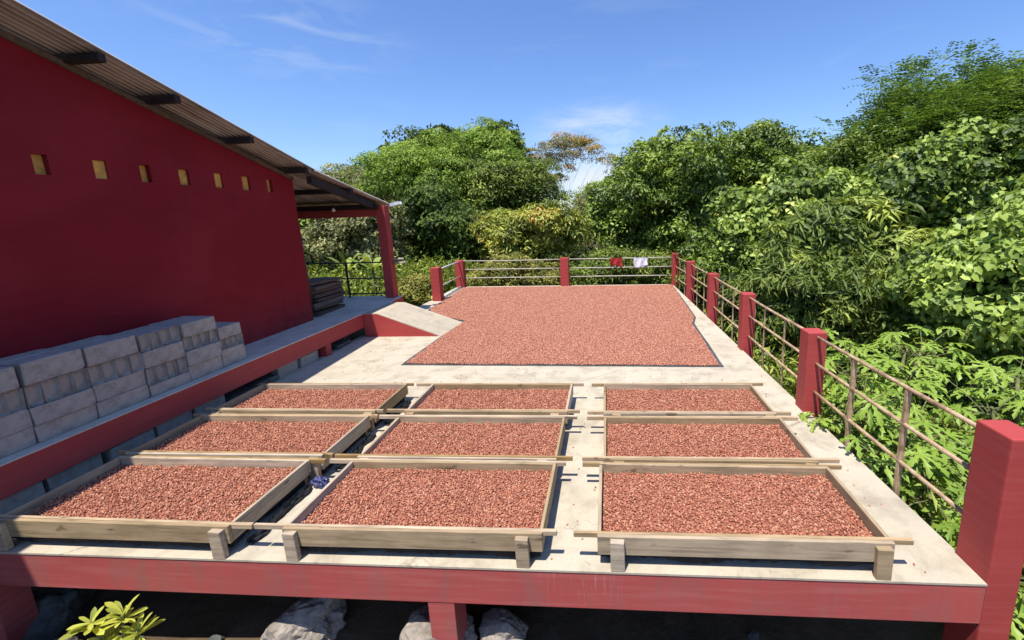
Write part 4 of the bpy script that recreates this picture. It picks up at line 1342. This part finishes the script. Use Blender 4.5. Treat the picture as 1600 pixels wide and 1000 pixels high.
def lobed_plant(base, tops, label, seed, size=(0.13, 0.25)):
    g = random.Random(seed)
    b = Vector(base)
    e = tag(empty('lobed_leaf_plant', b), label, 'plant', 'deeply lobed plants outside the right railing')
    bm = bmesh.new()
    for (tx, ty, tz, n) in tops:
        top = Vector((tx, ty, tz)) - b
        tube_into(bm, [Vector((0, 0, -0.1)), top * 0.5 + Vector((0.05, -0.04, 0.05)), top], [0.035, 0.028, 0.018], 7)
        for k in range(int(n * 1.5)):
            az = k * 2.4 + g.uniform(-.3, .3)
            el = g.uniform(-0.25, 0.9)
            pl = g.uniform(0.22, 0.55)
            d = Vector((math.cos(az) * math.cos(el), math.sin(az) * math.cos(el), math.sin(el)))
            st_ = top - Vector((0, 0, 1)) * g.uniform(0, 0.45)
            tip = st_ + d * pl
            tube_into(bm, [st_, st_.lerp(tip, .5) + Vector((0, 0, .03)), tip], [0.008, 0.006, 0.004], 5)
            s = g.uniform(*size)
            o = obj('leaf', g.choice(lobed), L_LOBED, e, tip, (g.uniform(-.55, .15), g.uniform(-.4, .4), az - math.pi / 2 + g.uniform(-.4, .4)))
            o.scale = (s, s, s)
    sm = to_mesh('stem', bm, True)
    obj('stem', sm, M_STEM, e)


lobed_plant((2.95, 4.6, -1.4), [(2.72, 4.35, 0.22, 13), (2.95, 4.95, 0.32, 12), (3.2, 4.2, 0.05, 12), (2.62, 3.9, -0.15, 10), (2.42, 4.14, 0.10, 8)], 'deep-cut leafy plant pushing through the railing beside the second red post', 3)
lobed_plant((3.6, 5.6, -1.5), [(3.3, 5.6, 0.40, 12), (3.8, 5.3, 0.45, 13), (4.3, 5.7, 0.35, 12), (3.6, 4.9, 0.25, 12)], 'deep-cut leafy plant behind the middle of the nearest railing bay', 4)
lobed_plant((3.3, 3.4, -1.4), [(2.85, 3.5, -0.30, 12), (3.25, 3.6, -0.05, 13), (3.1, 3.05, -0.45, 12), (3.6, 3.3, -0.15, 12), (2.75, 3.0, -0.7, 9)], 'deep-cut leafy plant low behind the railing beside the red corner post', 5)
lobed_plant((4.4, 4.4, -1.5), [(4.0, 4.3, 0.15, 13), (4.5, 4.6, 0.35, 13), (4.6, 3.9, 0.1, 12), (4.1, 3.7, -0.1, 11), (5.1, 4.9, 0.4, 11)], 'deep-cut leafy plant above the top of the red corner post', 6)

# single leaves that hang in front of the vine thicket, large enough to tell apart
heart = leaf_mesh('leaf', np.zeros((1, 3)), np.array([[0, 0, -1.0]]), np.array([[0, -1.0, 0.25]]), np.array([1.0]), np.array([0.95]), np.array([0.62]), 'heart')
heart.materials.append(L_VINE)
heart2 = leaf_mesh('leaf', np.zeros((1, 3)), np.array([[0, 0, -1.0]]), np.array([[0, -1.0, 0.25]]), np.array([1.0]), np.array([0.85]), np.array([0.8]), 'heart')
heart2.materials.append(L_VINE)
vine = [o for o in COL.objects if o.name.startswith('vine_thicket')][0]
gr = random.Random(9)
for k in range(220):
    dv = Vector((gr.gauss(0, 1), gr.gauss(-1.0, .5), gr.gauss(0.25, .8))).normalized()
    p = Vector((6.75, 7.7, 0.7)) + Vector((dv.x * 1.55, dv.y * 1.5, dv.z * 1.75)) * gr.uniform(.88, 1.02) - vine.location
    o = obj('leaf', heart if k % 3 else heart2, None, vine, p, (gr.uniform(-.9, -.1), gr.uniform(-.6, .6), gr.uniform(-.8, .8)))
    s = gr.uniform(.085, .15); o.scale = (s, s, s)


def strap_leaf(name, L, W, bend, seed, mat, fold=0.18):
    g = random.Random(seed)
    vs, fs = [], []
    n = 7
    for i in range(n + 1):
        t = i / n
        w = W * math.sin(math.pi * min(1, 0.06 + t * 0.94)) ** 0.7 * (0.6 + 0.4 * t if t < 0.6 else 1)
        x = L * t * math.cos(bend * t); z = L * t * math.sin(0.55) * (1 - bend * t)
        vs += [(x, -w, z + fold * w), (x, 0, z), (x, w, z + fold * w)]
    for i in range(n):
        a = i * 3
        fs += [(a, a + 3, a + 4, a + 1), (a + 1, a + 4, a + 5, a + 2)]
    me = bpy.data.meshes.new(name); me.from_pydata(vs, [], fs)
    for p in me.polygons: p.use_smooth = True
    at = me.attributes.new('tint', 'FLOAT', 'POINT'); at.data.foreach_set('value', np.full(len(vs), g.uniform(.1, .9), np.float32))
    me.materials.append(mat)
    return me


def rosette(base, n, L, label, seed, stems=((0, 0, .2),), mat=L_ROSETTE):
    g = random.Random(seed)
    e = tag(empty('leafy_plant', base), label, 'plant')
    lv = [strap_leaf('leaf', 1, 0.15, g.uniform(.3, .9), s, mat) for s in range(4)]
    bm = bmesh.new()
    for (sx, sy, sz) in stems:
        tube_into(bm, [(0, 0, -.12), (sx * .5, sy * .5, sz * .55), (sx, sy, sz)], [.012, .010, .007], 6)
        for k in range(n):
            s = L * g.uniform(.7, 1.15)
            o = obj('leaf', g.choice(lv), None, e, (sx, sy, sz - g.uniform(0, .07)), (g.uniform(-.3, .3), g.uniform(-.55, .45), k * 2.4 + g.uniform(-.3, .3)))
            o.scale = (s, s, s)
    obj('stem', to_mesh('stem', bm, True), M_STEM, e)


rosette((-3.37, 2.06, -0.88), 18, 0.135, 'bright yellow-green leafy plant in front of the beam, bottom left', 4, ((0.0, 0, .33), (.12, .05, .47), (-.10, .03, .42), (.14, -.05, .26), (.02, .06, .58), (-.17, .02, .55)))
rosette((2.75, 1.95, -1.1), 12, 0.17, 'small bright plant outside the red corner post', 8, ((0, 0, .45), (.12, .1, .3), (-.03, .15, .6)))
rosette((-5.35, 10.9, -0.2), 12, 0.3, 'pale green bush on the bank between veranda post and railing', 12, ((0, 0, .25), (.3, .1, .2), (-.3, .15, .3)), L_WEED)

bl = [strap_leaf('leaf', 1, 0.14, b, i, L_BANANA, 0.3) for i, b in enumerate((.2, .5, .8))]
for k, (x, y, n, h, lab) in enumerate(((-7.0, 11.6, 7, 1.0, 'young banana plant seen through the veranda railing'),
                                       (-8.3, 12.4, 6, 0.9, 'banana plant left of the other one behind the veranda'),)):
    z0 = ground_z(x, y)
    e = tag(empty('banana_plant', (x, y, z0)), lab, 'plant', 'banana plants behind the veranda')
    obj('stem', tube_mesh('stem', [(0, 0, -.1), (.02, 0, h * .5), (0, .02, h)], [.075, .06, .035], 9), M_STEM, e)
    gb = random.Random(k)
    for q in range(n):
        o = obj('leaf', bl[q % 3], None, e, (0, 0, h - .03), (gb.uniform(-.2, .2), gb.uniform(-.95, .1), q * 2.4 + k))
        s = gb.uniform(.65, 1.0); o.scale = (s, s, s)

sc.render.engine = 'CYCLES'
